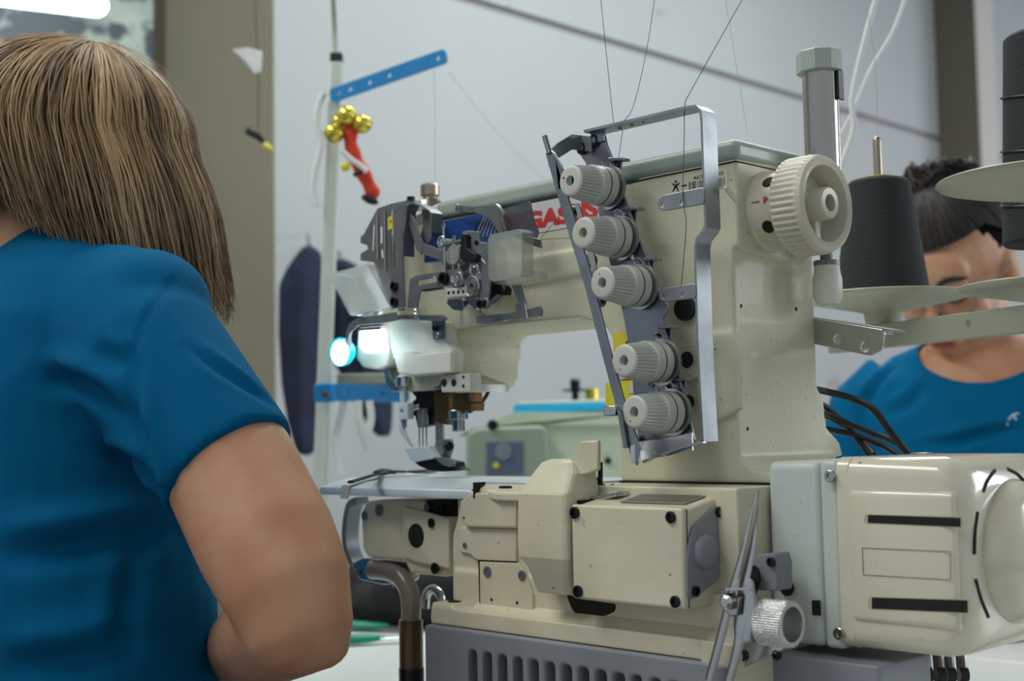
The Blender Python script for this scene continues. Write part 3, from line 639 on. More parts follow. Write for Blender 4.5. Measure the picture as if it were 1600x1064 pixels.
MB().tube(catmull([p, p+V((.006, .012, .002)), p+V((.020, .018, .004)), p+V((.032, .016, .006))], 5), .004, 10).build('lamp_neck', m_black, WL)
l = bpy.data.lights.new('led_light', 'POINT'); l.energy = .05; l.color = (.75, .97, 1); l.shadow_soft_size = .012
lo = bpy.data.objects.new('led_light', l); COL.objects.link(lo); lo.location = PY(575, 545, -.035)
# --- needle bar, presser and loopers under the head (they sit at the middle of the head)
YN = .025
fit = MB(); fit.py(((622, 586), (696, 584), (736, 600), (736, 612), (622, 604)), YN-.02, .05, bev=.001)
fit.build('head_underside', m_steel, SM)
pp_ = MB().py(((689, 587), (734, 583), (735, 612), (690, 613)), -.012, .014, r=.0015, bev=.0006).build('needle_bar_plate', m_knob, SM)
for u, v, r in ((694, 598, 6.5), (709, 598, 6), (724, 589, 2.6), (724, 603, 2.8)):
    p = PY(u, v, -.0121); MB().lathe(p, NY, [(0, pxr(p, r)), (.0004, pxr(p, r*.9)), (.0004, .0002)], 20).build('plate_hole', m_hole, pp_)
def cyl(name, u, v0, v1, rp, m, Y=YN, seg=20, u1=None, parent=None, prof=None):
    a, b = PY(u, v0, Y), PY(u1 if u1 else u, v1, Y)
    if not u1: b = V((a.x, Y, b.z))
    return MB().tube([a, b], pxr(a, rp), seg).build(name, m, parent or SM, bevel=.0004)
cyl('spreader_boss', 630, 588, 604, 12, m_chrome, Y=.0)
cyl('spreader_shaft', 630, 604, 632, 5.5, m_bright, Y=.0)
MB().py(((622, 631), (637, 629), (637, 655), (623, 656)), -.004, .008, r=.001, holes=((627, 642, 4),), bev=.0006).build('spreader_clamp', m_bright, SM)
cyl('needle_bar', 659, 604, 645, 6.5, m_steel)
MB().py(((636, 604), (690, 604), (688, 625), (676, 640), (672, 664), (652, 668), (648, 650), (638, 648), (640, 632), (650, 622)), YN-.008, .014, r=.001, bev=.001).build('needle_clamp_frame', m_dark, SM)
cyl('needle_clamp', 661, 638, 666, 9, m_gun, Y=YN-.012)
MB().tube([PY(640, 640, YN-.02), PY(657, 634, YN-.02)], .0025, 8).build('clamp_screw', m_chrome, SM)
for k, u in enumerate((655, 660.5, 666)):
    a = PY(u, 664, YN-.004+k*.001); b = PY(u, 700+k, YN-.004+k*.001); b = V((a.x, a.y, b.z))
    MB().tube([a, a*.4+b*.6, b], [.0010, .0007, .0005], 8).build('needle', m_chrome, SM)
MB().tube(catmull([PY(626, 657, 0), PY(629, 672, .0), PY(638, 688, .002), PY(645, 699, .006)], 5), [(.0022+.0008*math.sin(i*.4)) for i in range(16)], 8).build('spreader_hook', m_bright, SM)
cyl('spreader_stem', 632, 655, 668, 3.5, m_gun, Y=0)
MB().py(((677, 610), (698, 610), (698, 664), (680, 660)), YN-.012, .014, r=.001, bev=.001).build('presser_guide', m_brass, SM)
MB().py(((706, 614), (732, 613), (733, 628), (736, 630), (735, 642), (706, 641)), YN-.02, .018, r=.001, bev=.001).build('lifter_block', m_brass, SM)
a = PY(716, 640, YN-.012); MB().lathe(a, (0, 0, -1), [(0, .0085), (.001, .0095), (.009, .0095), (.010, .0075), (.010, .0062), (.020, .0062), (.021, .0055)], 8).build('lifter_nut', m_steel, SM, smooth=False, bevel=.0005)
cyl('presser_bar', 687, 660, 706, 7, m_gun, Y=YN-.004)
MB().py(((679, 690), (694, 686), (696, 700), (690, 716), (680, 712)), YN-.016, .012, r=.001, bev=.001).build('foot_shank', m_gun, SM)
p = PY(698, 697, YN-.018); MB().lathe(p, (1, -.3, 0), [(-.002, .004), (.001, .0048), (.006, .0048), (.007, .004), (.007, .001)], 20).build('foot_screw', m_dark, SM)
MB().py(((630, 701), (668, 697), (679, 716), (645, 722)), YN-.026, .010, bev=.0008).build('foot_shield', m_bright, SM)
MB().py(((640, 716), (680, 716), (704, 722), (706, 730), (714, 735), (690, 737), (672, 736), (654, 728)), YN-.022, .018, r=.001, bev=.0008).build('presser_foot', m_dark, SM)
MB().py(((676, 714), (694, 715), (704, 722), (702, 730), (690, 726)), YN-.026, .008, r=.001, bev=.0006).build('foot_toe', m_gun, SM)
MB().tube(catmull([PY(764, 606, .06), PY(760, 618, .055), PY(748, 634, .04), PY(734, 643, .01)], 6), .0019, 8).build('lifter_cable', m_black, SM)
# cap piece hanging at far left of head
MB().py(((598, 570), (604, 572), (612, 592), (622, 604), (622, 612), (612, 612), (602, 600)), .0, .03, r=.002, bev=.001).build('head_corner_trim', m_chrome, SM)
# ---------------------------------------------------------------- bed
mb = MB()
xl, xr = -.268, .02
mb.box((xl, -.055, Z(-.125)), (-.085, .10, Z(-.046)))
mb.box((-.13, -.05, Z(-.15)), (.028, .112, BZ-.001))
mb.prism([PY(u, v, -.055) for u, v in ((706, 838), (716, 800), (718, 778), (806, 778), (806, 960), (706, 942))], (0, .12, 0))
mb.box((-.27, -.058, Z(-.158)), (.03, .12, Z(-.115)))
mb.build('bed_casting', m_bed, SM, remesh=.0018, sm=5)
# upper rounded shelf, recess frame and small cover plate on the bed front
MB().py(((718, 783), (735, 770), (800, 768), (806, 780), (806, 826), (730, 824), (718, 812)), -.062, .02, r=.003, bev=.002).build('bed_shelf', m_bed, SM)
MB().py(((716, 824), (806, 826), (806, 880), (748, 876), (740, 872), (735, 866), (717, 862)), -.058, .006, r=.002, bev=.001).build('bed_panel', m_bed, SM)
cp = MB().py(((749, 877), (808, 880), (824, 905), (832, 928), (832, 960), (750, 948)), -.0605, .006, r=.001, bev=.0008).build('cover_plate', m_bed, SM)
MB().py(((747, 874.5), (806, 877), (806, 879), (749, 877), (751, 948), (749, 948)), -.0602, .001, bev=.0001).build('cover_shadow_gap', m_hole, cp)
sy(762, 893, -.0605, 8.5, cp, m_gun, h=.25); sy(816, 899, -.0605, 8, cp, m_gun, h=.25)
for u, v in ((768, 937), (808, 942)): sy(u, v, -.0605, 2.6, cp, h=.1)
sy(726, 852, -.0585, 4.5, SM, m_gun, h=.2)
MB().py(((832, 925), (862, 928), (862, 960), (832, 956)), -.056, .006, r=.001, bev=.001).build('bed_tab', m_bed, SM)
MB().lathe(PY(870, 942, -.05), NY, [(-.004, .0075), (.006, .0075), (.007, .0065), (.007, .004), (.003, .0035)], 6).build('bed_nut', m_gun, SM, smooth=False)
# loops of the free arm: left end cover
mb = MB(); mb.py(((572, 783), (600, 780), (660, 782), (662, 806), (706, 808), (703, 880), (698, 902), (640, 896), (632, 876), (575, 872), (566, 860), (563, 800)), -.040, .07, r=.005, bev=.003)
ec = mb.build('end_cover', m_bed, SM)
MB().py(((628, 790), (700, 810), (702, 890), (652, 880), (628, 870)), -.044, .006, r=.003, bev=.002).build('end_cover_pad', m_bed, ec)
p = PY(650, 837, -.0441); MB().lathe(p, NY, [(0, pxr(p, 19)), (.0004, pxr(p, 18.5)), (.0004, .0002)], 32).build('end_cover_opening', m_hole, ec)
sy(593, 797, -.040, 9.5, ec, m_gun, h=.25); sy(570, 806, -.040, 7.5, ec, m_gun, h=.2); sy(674, 817, -.045, 7.5, ec, m_dark, h=.2); sy(680, 888, -.045, 9, ec, m_dark, h=.25)
MB().py(((651, 781), (706, 780), (706, 806), (658, 803)), -.034, .02, bev=.001).build('looper_gap', m_hole, SM)
sy(690, 795, -.036, 7, SM); sy(668, 793, -.036, 6, SM, m_gun)
MB().band(catmull([PY(u, v, -.02) for u, v in ((556, 782), (544, 790), (538, 820), (538, 850), (545, 875), (560, 895), (576, 906), (612, 912))], 5), (0, .016, 0), .007).build('bent_handle', m_gun, SM)
MB().py(((548, 880), (566, 872), (640, 880), (640, 908), (600, 914), (562, 906)), -.030, .012, r=.003, bev=.001).build('pipe_bracket', m_steel, SM)
sy(559, 894, -.031, 5, SM, m_gun, h=.3)
hp = catmull([PY(u, v, -.034) for u, v in ((582, 890), (604, 892), (624, 900), (637, 918), (642, 942), (642, 975))], 6)
MB().tube(hp, pxr(hp[-1], 15.5), 24).build('drain_hose', m_hose, SM)
q = V((hp[-1].x, hp[-1].y, 0)); zz = hp[-1].z
MB().lathe((q.x, q.y, zz+.004), (0, 0, -1), [(0, .0098), (0, .0112), (.050, .0112), (.051, .009)], 28).build('oil_pipe', m_oil, SM)
MB().lathe((q.x, q.y, zz-.040), (0, 0, -1), [(0, .0118), (zz-.040-TZ-.001, .0118)], 28).build('pipe_sleeve', m_dark, SM)
MB().tube(catmull([PY(u, v, .02) for u, v in ((664, 950), (666, 930), (676, 920), (688, 930), (690, 950))], 4), .0045, 12).build('drain_pipe', m_steel, SM)
# cloth plate: bright steel, bent down along the front
top = BZ+.0005
def bedpt(u, v, z=top): return PZ(u, v, z)
cl = MB()
prof = [(.060, 0), (-.022, 0), (-.045, -.0035), (-.060, -.0075), (-.062, -.0125)]
x0, x1 = -.462, -.237
rings = []
for x, sh in ((x0, .0), (x0+.01, 0), (x1-.012, 0), (x1, -.001)):
    y_in = .0
    rings.append([V((x, y, top+z+sh)) for y, z in prof]+[V((x, y+.0005, top+z+sh-.003)) for y, z in prof[::-1]])
cl.ringstack(rings); clp = cl.build('cloth_plate', m_bright, SM, bevel=.0008)
MB().box((-.240, -.050, top-.004), (-.135, .06, top+.0004)).build('throat_plate', m_bright, SM, bevel=.0008)
MB().prism([V((-.240, -.056, top-.006)), V((-.205, -.066, top-.008)), V((-.150, -.066, top-.008)), V((-.150, -.045, top)), V((-.240, -.045, top))], (0, 0, -.008)).build('bed_lip', m_bed, SM, bevel=.002)
MB().box((x1-.002, -.062, top-.014), (x1+.0005, .05, top-.0005)).build('plate_gap', m_hole, SM)
MB().tube(catmull([PY(737, 768, -.060)+V((0, 0, .001)), PY(750, 766, -.055), PY(775, 771, -.058), PY(806, 775, -.06)], 5), .0012, 8).build('plate_edge_strip', m_chrome, SM)
nd = bedpt(663, 741)
MB().box((nd.x-.012, nd.y-.03, top+.0002), (nd.x+.012, nd.y+.02, top+.0012)).build('needle_plate', m_bright, SM, bevel=.0004)
for k in (-1, 0, 1): MB().box((nd.x+k*.005-.001, nd.y-.012, top+.0008), (nd.x+k*.005+.001, nd.y+.012, top+.0024)).build('feed_dog', m_dark, SM)
# tape strap across the plate
MB().band([V((-.425, .04, top+.0012)), V((-.425, -.022, top+.0012)), V((-.425, -.045, top-.0022)), V((-.425, -.0615, top-.006)), V((-.425, -.0635, top-.018))], (.012, 0, 0), .0012).build('plate_strap', m_knob, SM)
MB().py(((800, 760), (800, 760), (806, 770), (800, 770)), -.06, .001).build('bed_chip', m_bed, SM) if False else None
sy0 = bedpt(790, 763); MB().lathe(sy0, ZUP, [(0, .005), (.0015, .005), (.002, .003)], 16).build('plate_screw', m_dark, SM)
# upright cream guard in front of the bed
YU = -.092
bx0_ = PY(893, 850, -.09).x
gd = MB(); rings = []
for v, ul, ur, y in ((717, 858, 888, -.076), (723, 842, 893, -.078), (740, 829, 894, -.083), (769, 808, 886, -.0915), (773, 806, 884, -.0925), (850, 805, 884, -.0925), (872, 807, 885, -.0920), (888, 821, 886, -.0890), (925, 835, 888, -.0810), (928, 838, 888, -.0800)):
    a, b = PY(ul, v, y), PY(ur, v, y); z = (a.z+b.z)/2; yb = -.055
    rings.append([V((a.x, yb, z)), V((a.x, y+.003, z)), V((a.x+.003, y, z)), V((b.x-.004, y, z)), V((b.x-.001, y+.002, z)), V((b.x, y+.005, z)), V((b.x, yb, z))])
gd.ringstack(rings[::-1])
gd = gd.build('bed_guard', m_bed, SM, bevel=.0010, smooth=False)
MB().prism([PY(u, v, YU+.018) for u, v in ((893, 746), (905, 692), (910, 689), (934, 688), (934, 734), (920, 740))], (0, .004, 0)).build('guard_flag', m_bed, gd, bevel=.0012)
MB().box((PY(885, 850, YU).x+.0003, -.080, Z(-.122)), (bx0_-.0003, .0, Z(-.050))).build('guard_gap', m_hole, SM)
# clutter between guard and column: looper cover, lever and pin
zc = Z(-.046)
MB().py(((889, 778), (940, 774), (962, 768), (962, 776), (940, 782), (892, 784)), -.066, .04, r=.001, bev=.0015).build('looper_cover', m_chrome, SM)
MB().py(((886, 776), (893, 750), (897, 748), (910, 776)), -.070, .02, bev=.001).build('looper_gap', m_hole, SM)
for (u0, v0, u1, v1, r, m) in ((938, 722, 938, 762, 4, m_dark), (905, 762, 935, 748, 3, m_dark), (915, 768, 960, 762, 4, m_gun), (925, 752, 945, 760, 3.2, m_dark), (900, 758, 925, 770, 2.6, m_chrome), (930, 770, 958, 758, 2.6, m_gun)):
    a = PY(u0, v0, -.045); b = PY(u1, v1, -.045); MB().tube([a, b], pxr(a, r), 10).build('looper_lever', m, SM, bevel=.0003)
# ---------------------------------------------------------------- the square front box
BYF = -.09; bx0 = PY(893, 850, BYF).x; bx1 = PY(1067, 850, BYF).x; zt0 = Z(-.0525); zb0 = Z(-.1235)
box = MB(); box.box((bx0, BYF, zb0), (bx1, BYF+.006, zt0)); box = box.build('front_box_lid', m_bed, SM, bevel=.0022, seg=3)
bb = MB(); yb = .0
prof = [(BYF+.006, zb0+.0008), (BYF+.006, zt0-.0008), (-.020, Z(-.0415)), (0, Z(-.0395)), (0, zb0-.002), (-.035, zb0-.002)]
bb.prism([V((bx0+.001, y, z)) for y, z in prof], (bx1-bx0-.002, 0, 0))
bb = bb.build('front_box', m_bed, SM, bevel=.002)
MB().box((bx0+.0008, BYF+.0055, zb0+.001), (bx1-.0008, BYF+.0068, zt0-.001)).build('lid_gasket', m_hole, SM)
for u, v in ((899, 801), (1049, 808), (904, 924), (1056, 940)): sy(u, v, BYF, 9.5, box, h=.45)
sl = V((0, -.020-(BYF+.006), Z(-.0415)-(zt0-.0008))); sl.normalize()
O = V((bx0+.036, BYF+.016, 0)); nrm = V((0, -sl.z, sl.y)); O.z = zt0-.0008+(O.y-BYF-.006)*sl.z/sl.y; O += nrm*.0004
pq = MB(); pq.prism([O, O+V((.062, 0, 0)), O+V((.062, 0, 0))+sl*.046, O+sl*.046], nrm*.001); pq = pq.build('warning_plate', mat('worn_grey_plate', rgb(120, 122, 116), .4), SM, bevel=.0003)
MB().prism([O+nrm*.001+V((.004, 0, 0))+sl*.004, O+nrm*.001+V((.058, 0, 0))+sl*.004, O+nrm*.001+V((.058, 0, 0))+sl*.024, O+nrm*.001+V((.004, 0, 0))+sl*.024], nrm*.0003).build('plate_window', mat('brown_plate', rgb(92, 84, 70), .3), pq)
tm = MB().text('WARNING', .013, O+nrm*.0013+V((.032, 0, 0))+sl*.036, (1, 0, 0), sl, .0002, wide=1.0); tm.build('warning_text', m_red, pq)
MB().py(((884, 928), (905, 936), (962, 944), (960, 956), (935, 966), (905, 966), (892, 950)), -.0588, .003, r=.003, bev=.0005).build('grease_opening', m_hole, SM)
# grey side plate with its round bulge
XS = bx1
sp_ = MB().pxp(((1077, 850), (1084, 823), (1100, 808), (1120, 789), (1130, 799), (1132, 886), (1118, 911), (1080, 938), (1075, 929), (1074, 880)), XS+.0016, .0022, r=.003, bev=.0006).build('side_plate', m_pan, SM)
p = PX(1101, 862, XS+.0016); rr = .0128
MB().lathe(p, (1, 0, 0), [(0, rr), (.0008, rr*.99), (.0030, rr*.93), (.0040, rr*.86), (.0048, rr*.7), (.0054, rr*.4), (.0055, .0004)], 36).build('side_plate_bulge', m_pan, sp_)
sx(1123, 800, XS+.0016, 8.5, sp_); sx(1086, 924, XS+.0016, 8.5, sp_)
# ---------------------------------------------------------------- foot and oil pan
mb = MB(); FY = -.074
mb.box((-.283, FY, Z(-.160)), (.036, .12, Z(-.146)))
mb.prism([V((-.285, FY+.001, Z(-.159))), V((-.255, FY+.001, Z(-.159))), V((-.255, FY+.001, Z(-.142))), V((-.283, FY+.001, Z(-.142)))], (0, .05, 0))
mb.prism([V((-.24, FY, Z(-.15))), V((-.24, FY+.03, Z(-.130))), V((-.24, .1, Z(-.130))), V((-.24, .1, Z(-.15)))], (.276, 0, 0))
mb.box((.012, FY-.002, Z(-.186)), (.040, .05, Z(-.146)))
mb.build('machine_foot', m_bed, SM, remesh=.002, sm=4)
MB().lathe((-.268, FY+.016, Z(-.1415)), ZUP, [(0, .007), (.0006, .007), (.0006, .001)], 20).build('foot_plug', m_hole, SM)
mb = MB(); zt = Z(-.1605)
mb.box((-.286, FY-.004, zt-.017), (.034, .12, zt))
mb.box((-.286, FY+.020, TZ+.004), (.034, .12, zt-.01))
mb.box((-.286, FY-.004, TZ+.002), (-.240, FY+.022, zt-.008)); mb.box((.014, FY-.004, TZ+.002), (.034, FY+.022, zt-.008))
mb.box((-.286, FY-.004, TZ+.001), (.034, FY+.01, TZ+.016))
n = 15
for k in range(n):
    x = -.235+.25*(k)/(n-1); mb.box((x-.0035, FY-.004, TZ+.01), (x+.0035, FY+.022, zt-.01))
mb.box((.03, -.03, TZ+.001), (.125, .04, Z(-.158)))
mb.build('oil_pan', m_pan, SM, remesh=.002, sm=3)
# ---------------------------------------------------------------- motor on the right
mh = MB().box((.030, -.016, Z(-.152)), (.0745, .118, Z(-.0215))).build('motor_housing', m_house, SM, bevel=.006, seg=4)
mh2 = MB().box((.0750, -.017, Z(-.152)), (.0905, .119, Z(-.0205))).build('motor_flange', m_house, SM, bevel=.004, seg=4)
mc = MB(); YM = -.020
rings = []
def rrect(x, y0, y1, z0, z1, r, n=7):
    out = []
    for cy, cz, a0 in ((y1-r, z1-r, 0), (y0+r, z1-r, 90), (y0+r, z0+r, 180), (y1-r, z0+r, 270)):
        for i in range(n): a = math.radians(a0+90*i/(n-1)); out.append(V((x, cy+r*math.cos(a), cz+r*math.sin(a))))
    return out
for x, g, r in ((.091, 0, .010), (.100, 0, .010), (.1, 0, .012), (.166, 0, .014), (.175, .002, .018), (.181, .007, .022), (.184, .014, .026), (.185, .022, .03)):
    rings.append(rrect(x, YM+g, .122-g, Z(-.150)+g, Z(-.0185)-g, r))
mc.ringstack(rings); mc = mc.build('motor_cover', m_motor, SM)
# raised central belt of the cover
mb = MB(); rings = []
for x, g in ((.100, 0), (.104, .0022), (.170, .0022), (.178, 0)): rings.append(rrect(x, YM-g, .118, Z(-.132), Z(-.040), .006))
mb.ringstack(rings); mb.build('cover_belt', m_motor, SM, bevel=.002)
for (u0, v0, u1, v1) in ((1350, 802, 1505, 825), (1356, 931, 1516, 959)):
    YS = YM-.0024
    s1 = MB().py(((u0, v0+1), (u1, v0+5), (u1, v1), (u0, v1-7)), YS, .0006, r=.003, bev=.0002).build('vent_frame', mat('vent_frame_shade', rgb(176, 170, 148), .4), SM)
    MB().py(((u0+6, v0+2.5), (u1-4, v0+7), (u1-4, v1-1.5), (u0+6, v1-8)), YS-.0001, .0005, bev=.0001).build('vent_slot', m_hole, s1)
fr_ = MB(); c = [PY(u, v, YM-.0024) for u, v in ((1347, 856), (1485, 862), (1485, 906), (1349, 898))]
for i in range(4): fr_.tube([c[i], c[(i+1) % 4]], .0003, 4)
fr_.build('blank_nameplate_outline', m_hose, SM)
for u, v in ((1298, 744), (1312, 990)): sy(u, v, YM-.001, 9.5, SM, m_steel, h=.5)
cx = .185; cyz = V((cx, .052, Z(-.084)))
MB().lathe(cyz, (1, 0, 0), [(-.003, .049), (.0, .049), (.0015, .0485), (.004, .047), (.010, .043), (.015, .034), (.0175, .02), (.018, .001)], 64).build('motor_end_bulge', m_motor, SM)
for seg_ in (((1536, 768), (1543, 750), (1554, 735)), ((1527, 800), (1523, 830), (1522, 866)), ((1524, 905), (1532, 935), (1544, 964)), ((1560, 990), (1570, 1002), (1584, 1010)), ((1574, 733), (1588, 740), (1600, 752))):
    P_ = [surf(mc, u, v)[0] for u, v in seg_]
    if None not in P_: MB().tube(catmull(P_, 4), .0014, 6).build('vent_arc', m_hole, SM)
MB().lathe(PY(1440, 712, .09), ZUP, [(-.01, .008), (.002, .008), (.0025, .007)], 20).build('rear_screw', m_hose, SM)
p = PY(1285, 950, -.018); MB().py(((1268, 938), (1281, 938), (1282, 962), (1269, 961)), -.0174, .001, bev=.0002).build('housing_notch', m_hole, SM)
# --- knurled stitch dial, lever bracket and its chrome plate
ky, kz = -.072, PX(1210, 978, .08).z
kd = MB().lathe((.058, ky, kz), (1, 0, 0), [(.005, .014), (.006, .0158), (.0065, .0158), (.027, .0158), (.028, .0150), (.028, .0118), (.012, .0115), (.012, .0005)], 240, flute=(2, 3, 60, .0005)).build('stitch_dial', m_knurl, SM)
MB().lathe((.067, ky, kz), (1, 0, 0), [(0, .006), (.004, .006), (.004, .001)], 24).build('dial_screw', m_gun, kd)
XB = .058
cpx = MB(); cpx.py(((1140, 1005), (1150, 930), (1165, 900), (1175, 905), (1186, 990), (1226, 1004), (1224, 1016), (1180, 1034), (1146, 1052)), -.064, .003, r=.002, bev=.0006); cpx = cpx.build('dial_plate', m_chrome, SM)
sy(1161, 1024, -.064, 9, cpx); sy(1215, 1023, -.062, 8.5, cpx)
lb = MB().py(((1176, 872), (1188, 866), (1208, 864), (1213, 880), (1213, 924), (1180, 922), (1177, 900)), -.052, .02, r=.002, bev=.001).build('lever_bracket', m_pan, SM)
sy(1206, 878, -.053, 8, lb)
MB().py(((1214, 878), (1236, 880), (1236, 922), (1216, 922)), -.0168, .001, bev=.0003).build('housing_window', m_pan, SM)
MB().lathe(PY(1230, 918, -.018), NY, [(0, .006), (.0008, .006)], 20).build('window_pin', m_hole, SM)
for pts in (((1171, 900), (1178, 890), (1182, 905), (1176, 925), (1170, 940), (1175, 980), (1180, 1000)),):
    MB().tube(catmull([PY(u, v, -.058) for u, v in pts], 4), .0032, 8).build('return_spring', m_dark, SM)
MB().py(((1174, 975), (1182, 970), (1183, 1000), (1177, 1005), (1172, 1000)), -.066, .003, r=.001, bev=.0006).build('spring_washer', m_gun, SM)
# --- chrome tweezers standing in the holder
tw = thing('tweezers', 'long chrome tweezers standing point up in the holder beside the knurled dial', 'tweezers', PY(1150, 930, -.085))
for a_, b_, c_, d_, e_ in (((1182, 766), (1166, 840), (1146, 916), (1134, 964), (1108, 1064)), ((1186, 766), (1176, 850), (1160, 930), (1152, 1010), (1136, 1075))):
    pts = catmull([PY(u, v, -.086+(.004 if a_[0] == 1186 else 0)) for u, v in (a_, b_, c_, d_, e_)], 5)
    n = len(pts); MB().tube(pts, [(.0006+(.0030 if a_[0] == 1182 else .0044*(1 if i < 14 else .7))*min(1, i/12), .0007) for i in range(n)], 8, flat=(1, 0, 0)).build('tweezer_leg', m_chrome, tw)
hd = MB().lathe(PY(1152, 921, -.086), (-.1, .1, 1), [(-.0008, .0005), (-.0008, .0118), (.0008, .0118), (.0008, .0005)], 32).build('tweezer_collar', m_chrome, SM)
MB().lathe(PY(1137, 940, -.092), NY, [(-.004, .0055), (.002, .0055), (.004, .003)], 20).build('collar_boss', m_chrome, SM)
MB().py(((1134, 930), (1156, 932), (1152, 962), (1140, 964), (1133, 955)), -.088, .004, r=.001, bev=.001).build('collar_bracket', m_steel, SM)
# --- holder channel under the wheel that carries the tube and the thread stand rod
XH = .012
ch = MB(); ch.band([PX(1270, 486, .012), PX(1271, 486, .012)], (0, 0, 0.001), .001) if False else None
c0 = V((.006, .100, Z(.094))); d0 = V((.155, .0, -.012))
dd = V((.085, -.02, -.0195)); e0 = V((.004, .104, Z(.099)))
def P4(u, v, d): return PD(u, v, d)
q = [PD(1271, 497, 1.085), PD(1385, 516, 1.02), PD(1378, 547, 1.02), PD(1357, 556, 1.03), PD(1271, 537, 1.085)]
nn = (q[1]-q[0]).cross(q[-1]-q[0]).normalized()
ux = (q[1]-q[0]).normalized(); uy = nn.cross(ux).normalized()
lpp = [((p-q[0]).dot(ux), (p-q[0]).dot(uy)) for p in q]
def loc2(u, v, d): p = PD(u, v, d); return ((p-q[0]).dot(ux), (p-q[0]).dot(uy))
hs = [circ(loc2(1308, 530, 1.06), .0042, 16), circ(loc2(1350, 542, 1.035), .0046, 16)]
chn = MB().curve2d([roundp(lpp, .004)]+hs, q[0], ux, uy, .0022, .0005)
chn = chn.build('stand_channel', m_chrome, SM)
MB().band([q[0]-uy*.0, q[1]], nn*(-.022) if nn.dot(fwd) < 0 else nn*.022, .002).build('channel_flange', m_chrome, chn)
MB().tube([PD(1372, 519, 1.03), PD(1394, 519, 1.03)], .0022, 10).build('channel_pin', m_chrome, chn)
# cables from behind the machine
cbs = [((1262, 606), (1292, 612), (1330, 622), (1365, 640), (1392, 676), (1424, 716)), ((1266, 640), (1296, 648), (1330, 664), (1372, 680), (1400, 692), (1425, 712)), ((1268, 668), (1298, 672), (1335, 680), (1375, 694), (1405, 712)), ((1266, 620), (1296, 640), (1325, 668), (1350, 700), (1362, 720)), ((1268, 640), (1310, 660), (1342, 685), (1362, 705), (1372, 722))]
for i, c in enumerate(cbs):
    dep = 1.12+.006*i; pts = catmull([PD(u, v, dep+.02*math.sin(k)) for k, (u, v) in enumerate(c)], 6)
    MB().tube(pts, pxr(pts[0], 5.5 if i == 0 else 4.8), 10).build('motor_cable', m_black, SM)
# cables below the motor on the table
for i, u in enumerate((1446, 1466, 1482, 1502)):
    pts = catmull([PD(u-6, 1000, .97+.01*i), PD(u, 1030, .96+.01*i), PD(u+4, 1085, .95+.01*i), PD(u+10, 1120, .95+.01*i)], 4)
    MB().tube(pts, .0042, 10).build('supply_hose', m_hose if i % 2 else m_gun, SM)
    MB().tube([PD(u-4, 1054, .95+.01*i), PD(u+10, 1054, .95+.01*i)], .0052, 10).build('hose_clamp', m_black, SM)
# ================================================================ thread stand on the right
c1 = PD(1380, 476, 1.27)
TSL = thing('thread_stand', 'grey thread stand on a pole with cone trays at the right edge', 'thread stand', (c1.x, c1.y, TZ))
dirr = (PD(1620, 508, 1.08)-PD(1300, 526, 1.33)).normalized(); dirh = V((dirr.x, dirr.y, 0)).normalized()
r0 = PD(1300, 520, 1.33); r1 = PD(1700, 506, 1.03); zr = (r0.z+r1.z)/2
r0.z = r1.z = zr
side = dirh.cross(ZUP)
mb = MB(); mb.obox((r0+r1)/2, (r1-r0)*.5, side*.006, V((0, 0, .0115))); mb.build('stand_rail', m_rail, TSL, bevel=.001)
for u, d in ((1430, 1.25), (1538, 1.15)):
    t_ = (PD(u, 508, d)-r0).dot(dirh); p = r0+dirh*t_-side*.0062*(1 if side.dot(fwd) > 0 else -1); p.z = zr+.002
    MB().lathe(p, -side*(1 if side.dot(fwd) > 0 else -1), [(0, .0035), (.001, .003)], 14).build('rail_rivet', m_bronze, TSL)
def tray(c, name='cone_tray'):
    t = MB().lathe(c, ZUP, [(-.026, .001), (-.026, .017), (-.014, .019), (-.011, .030), (-.003, .070), (.000, .082), (.002, .084), (.003, .083), (.002, .070), (-.002, .02), (-.002, .001)], 56).build(name, m_tray, TSL)
    return t
T1 = V((c1.x, c1.y, PD(1380, 470, 1.27).z)); T1.z = zr+.0115+.026
tray(T1)
MB().tube([T1+V((0, 0, -.01)), T1+V((0, 0, .156))], .0042, 14, roundcap=True).build('spindle', m_bronze, TSL)
c2_ = PD(1654, 452, 1.13); T2 = V((c2_.x, c2_.y, PD(1640, 449, 1.13).z)); tray(T2)
MB().tube([T2+V((0, 0, -.03)), V((T2.x, T2.y, T2.z+.34))], .005, 12).build('spindle', m_bronze, TSL)
c3 = PD(1640, 292, 1.0); tray(V((c3.x, c3.y, PD(1640, 284, 1.0).z)))
px_ = r0+dirh*(r1-r0).length*.98
MB().tube([V((c3.x+.03, c3.y, TZ)), V((c3.x+.03, c3.y, CZ+.6))], .010, 16).build('stand_pole', m_rail, TSL)
MB().tube([V((c3.x+.03, c3.y, c3.z-.012)), V((c3.x, c3.y, c3.z-.012))], .006, 10).build('tray_bracket', m_rail, TSL)
MB().obox((T2+V((c3.x+.03, c3.y, T2.z)))/2+V((0, 0, -.02)), (V((c3.x+.03, c3.y, 0))-T2.to_2d().to_3d())*.5, (0, 0, .006), V((.006, 0, 0))).build('tray_bracket', m_rail, TSL)
MB().lathe((c3.x+.03, c3.y, TZ+.0005), ZUP, [(0, .045), (.006, .045), (.008, .04), (.010, .012)], 32).build('stand_base', m_rail, TSL)
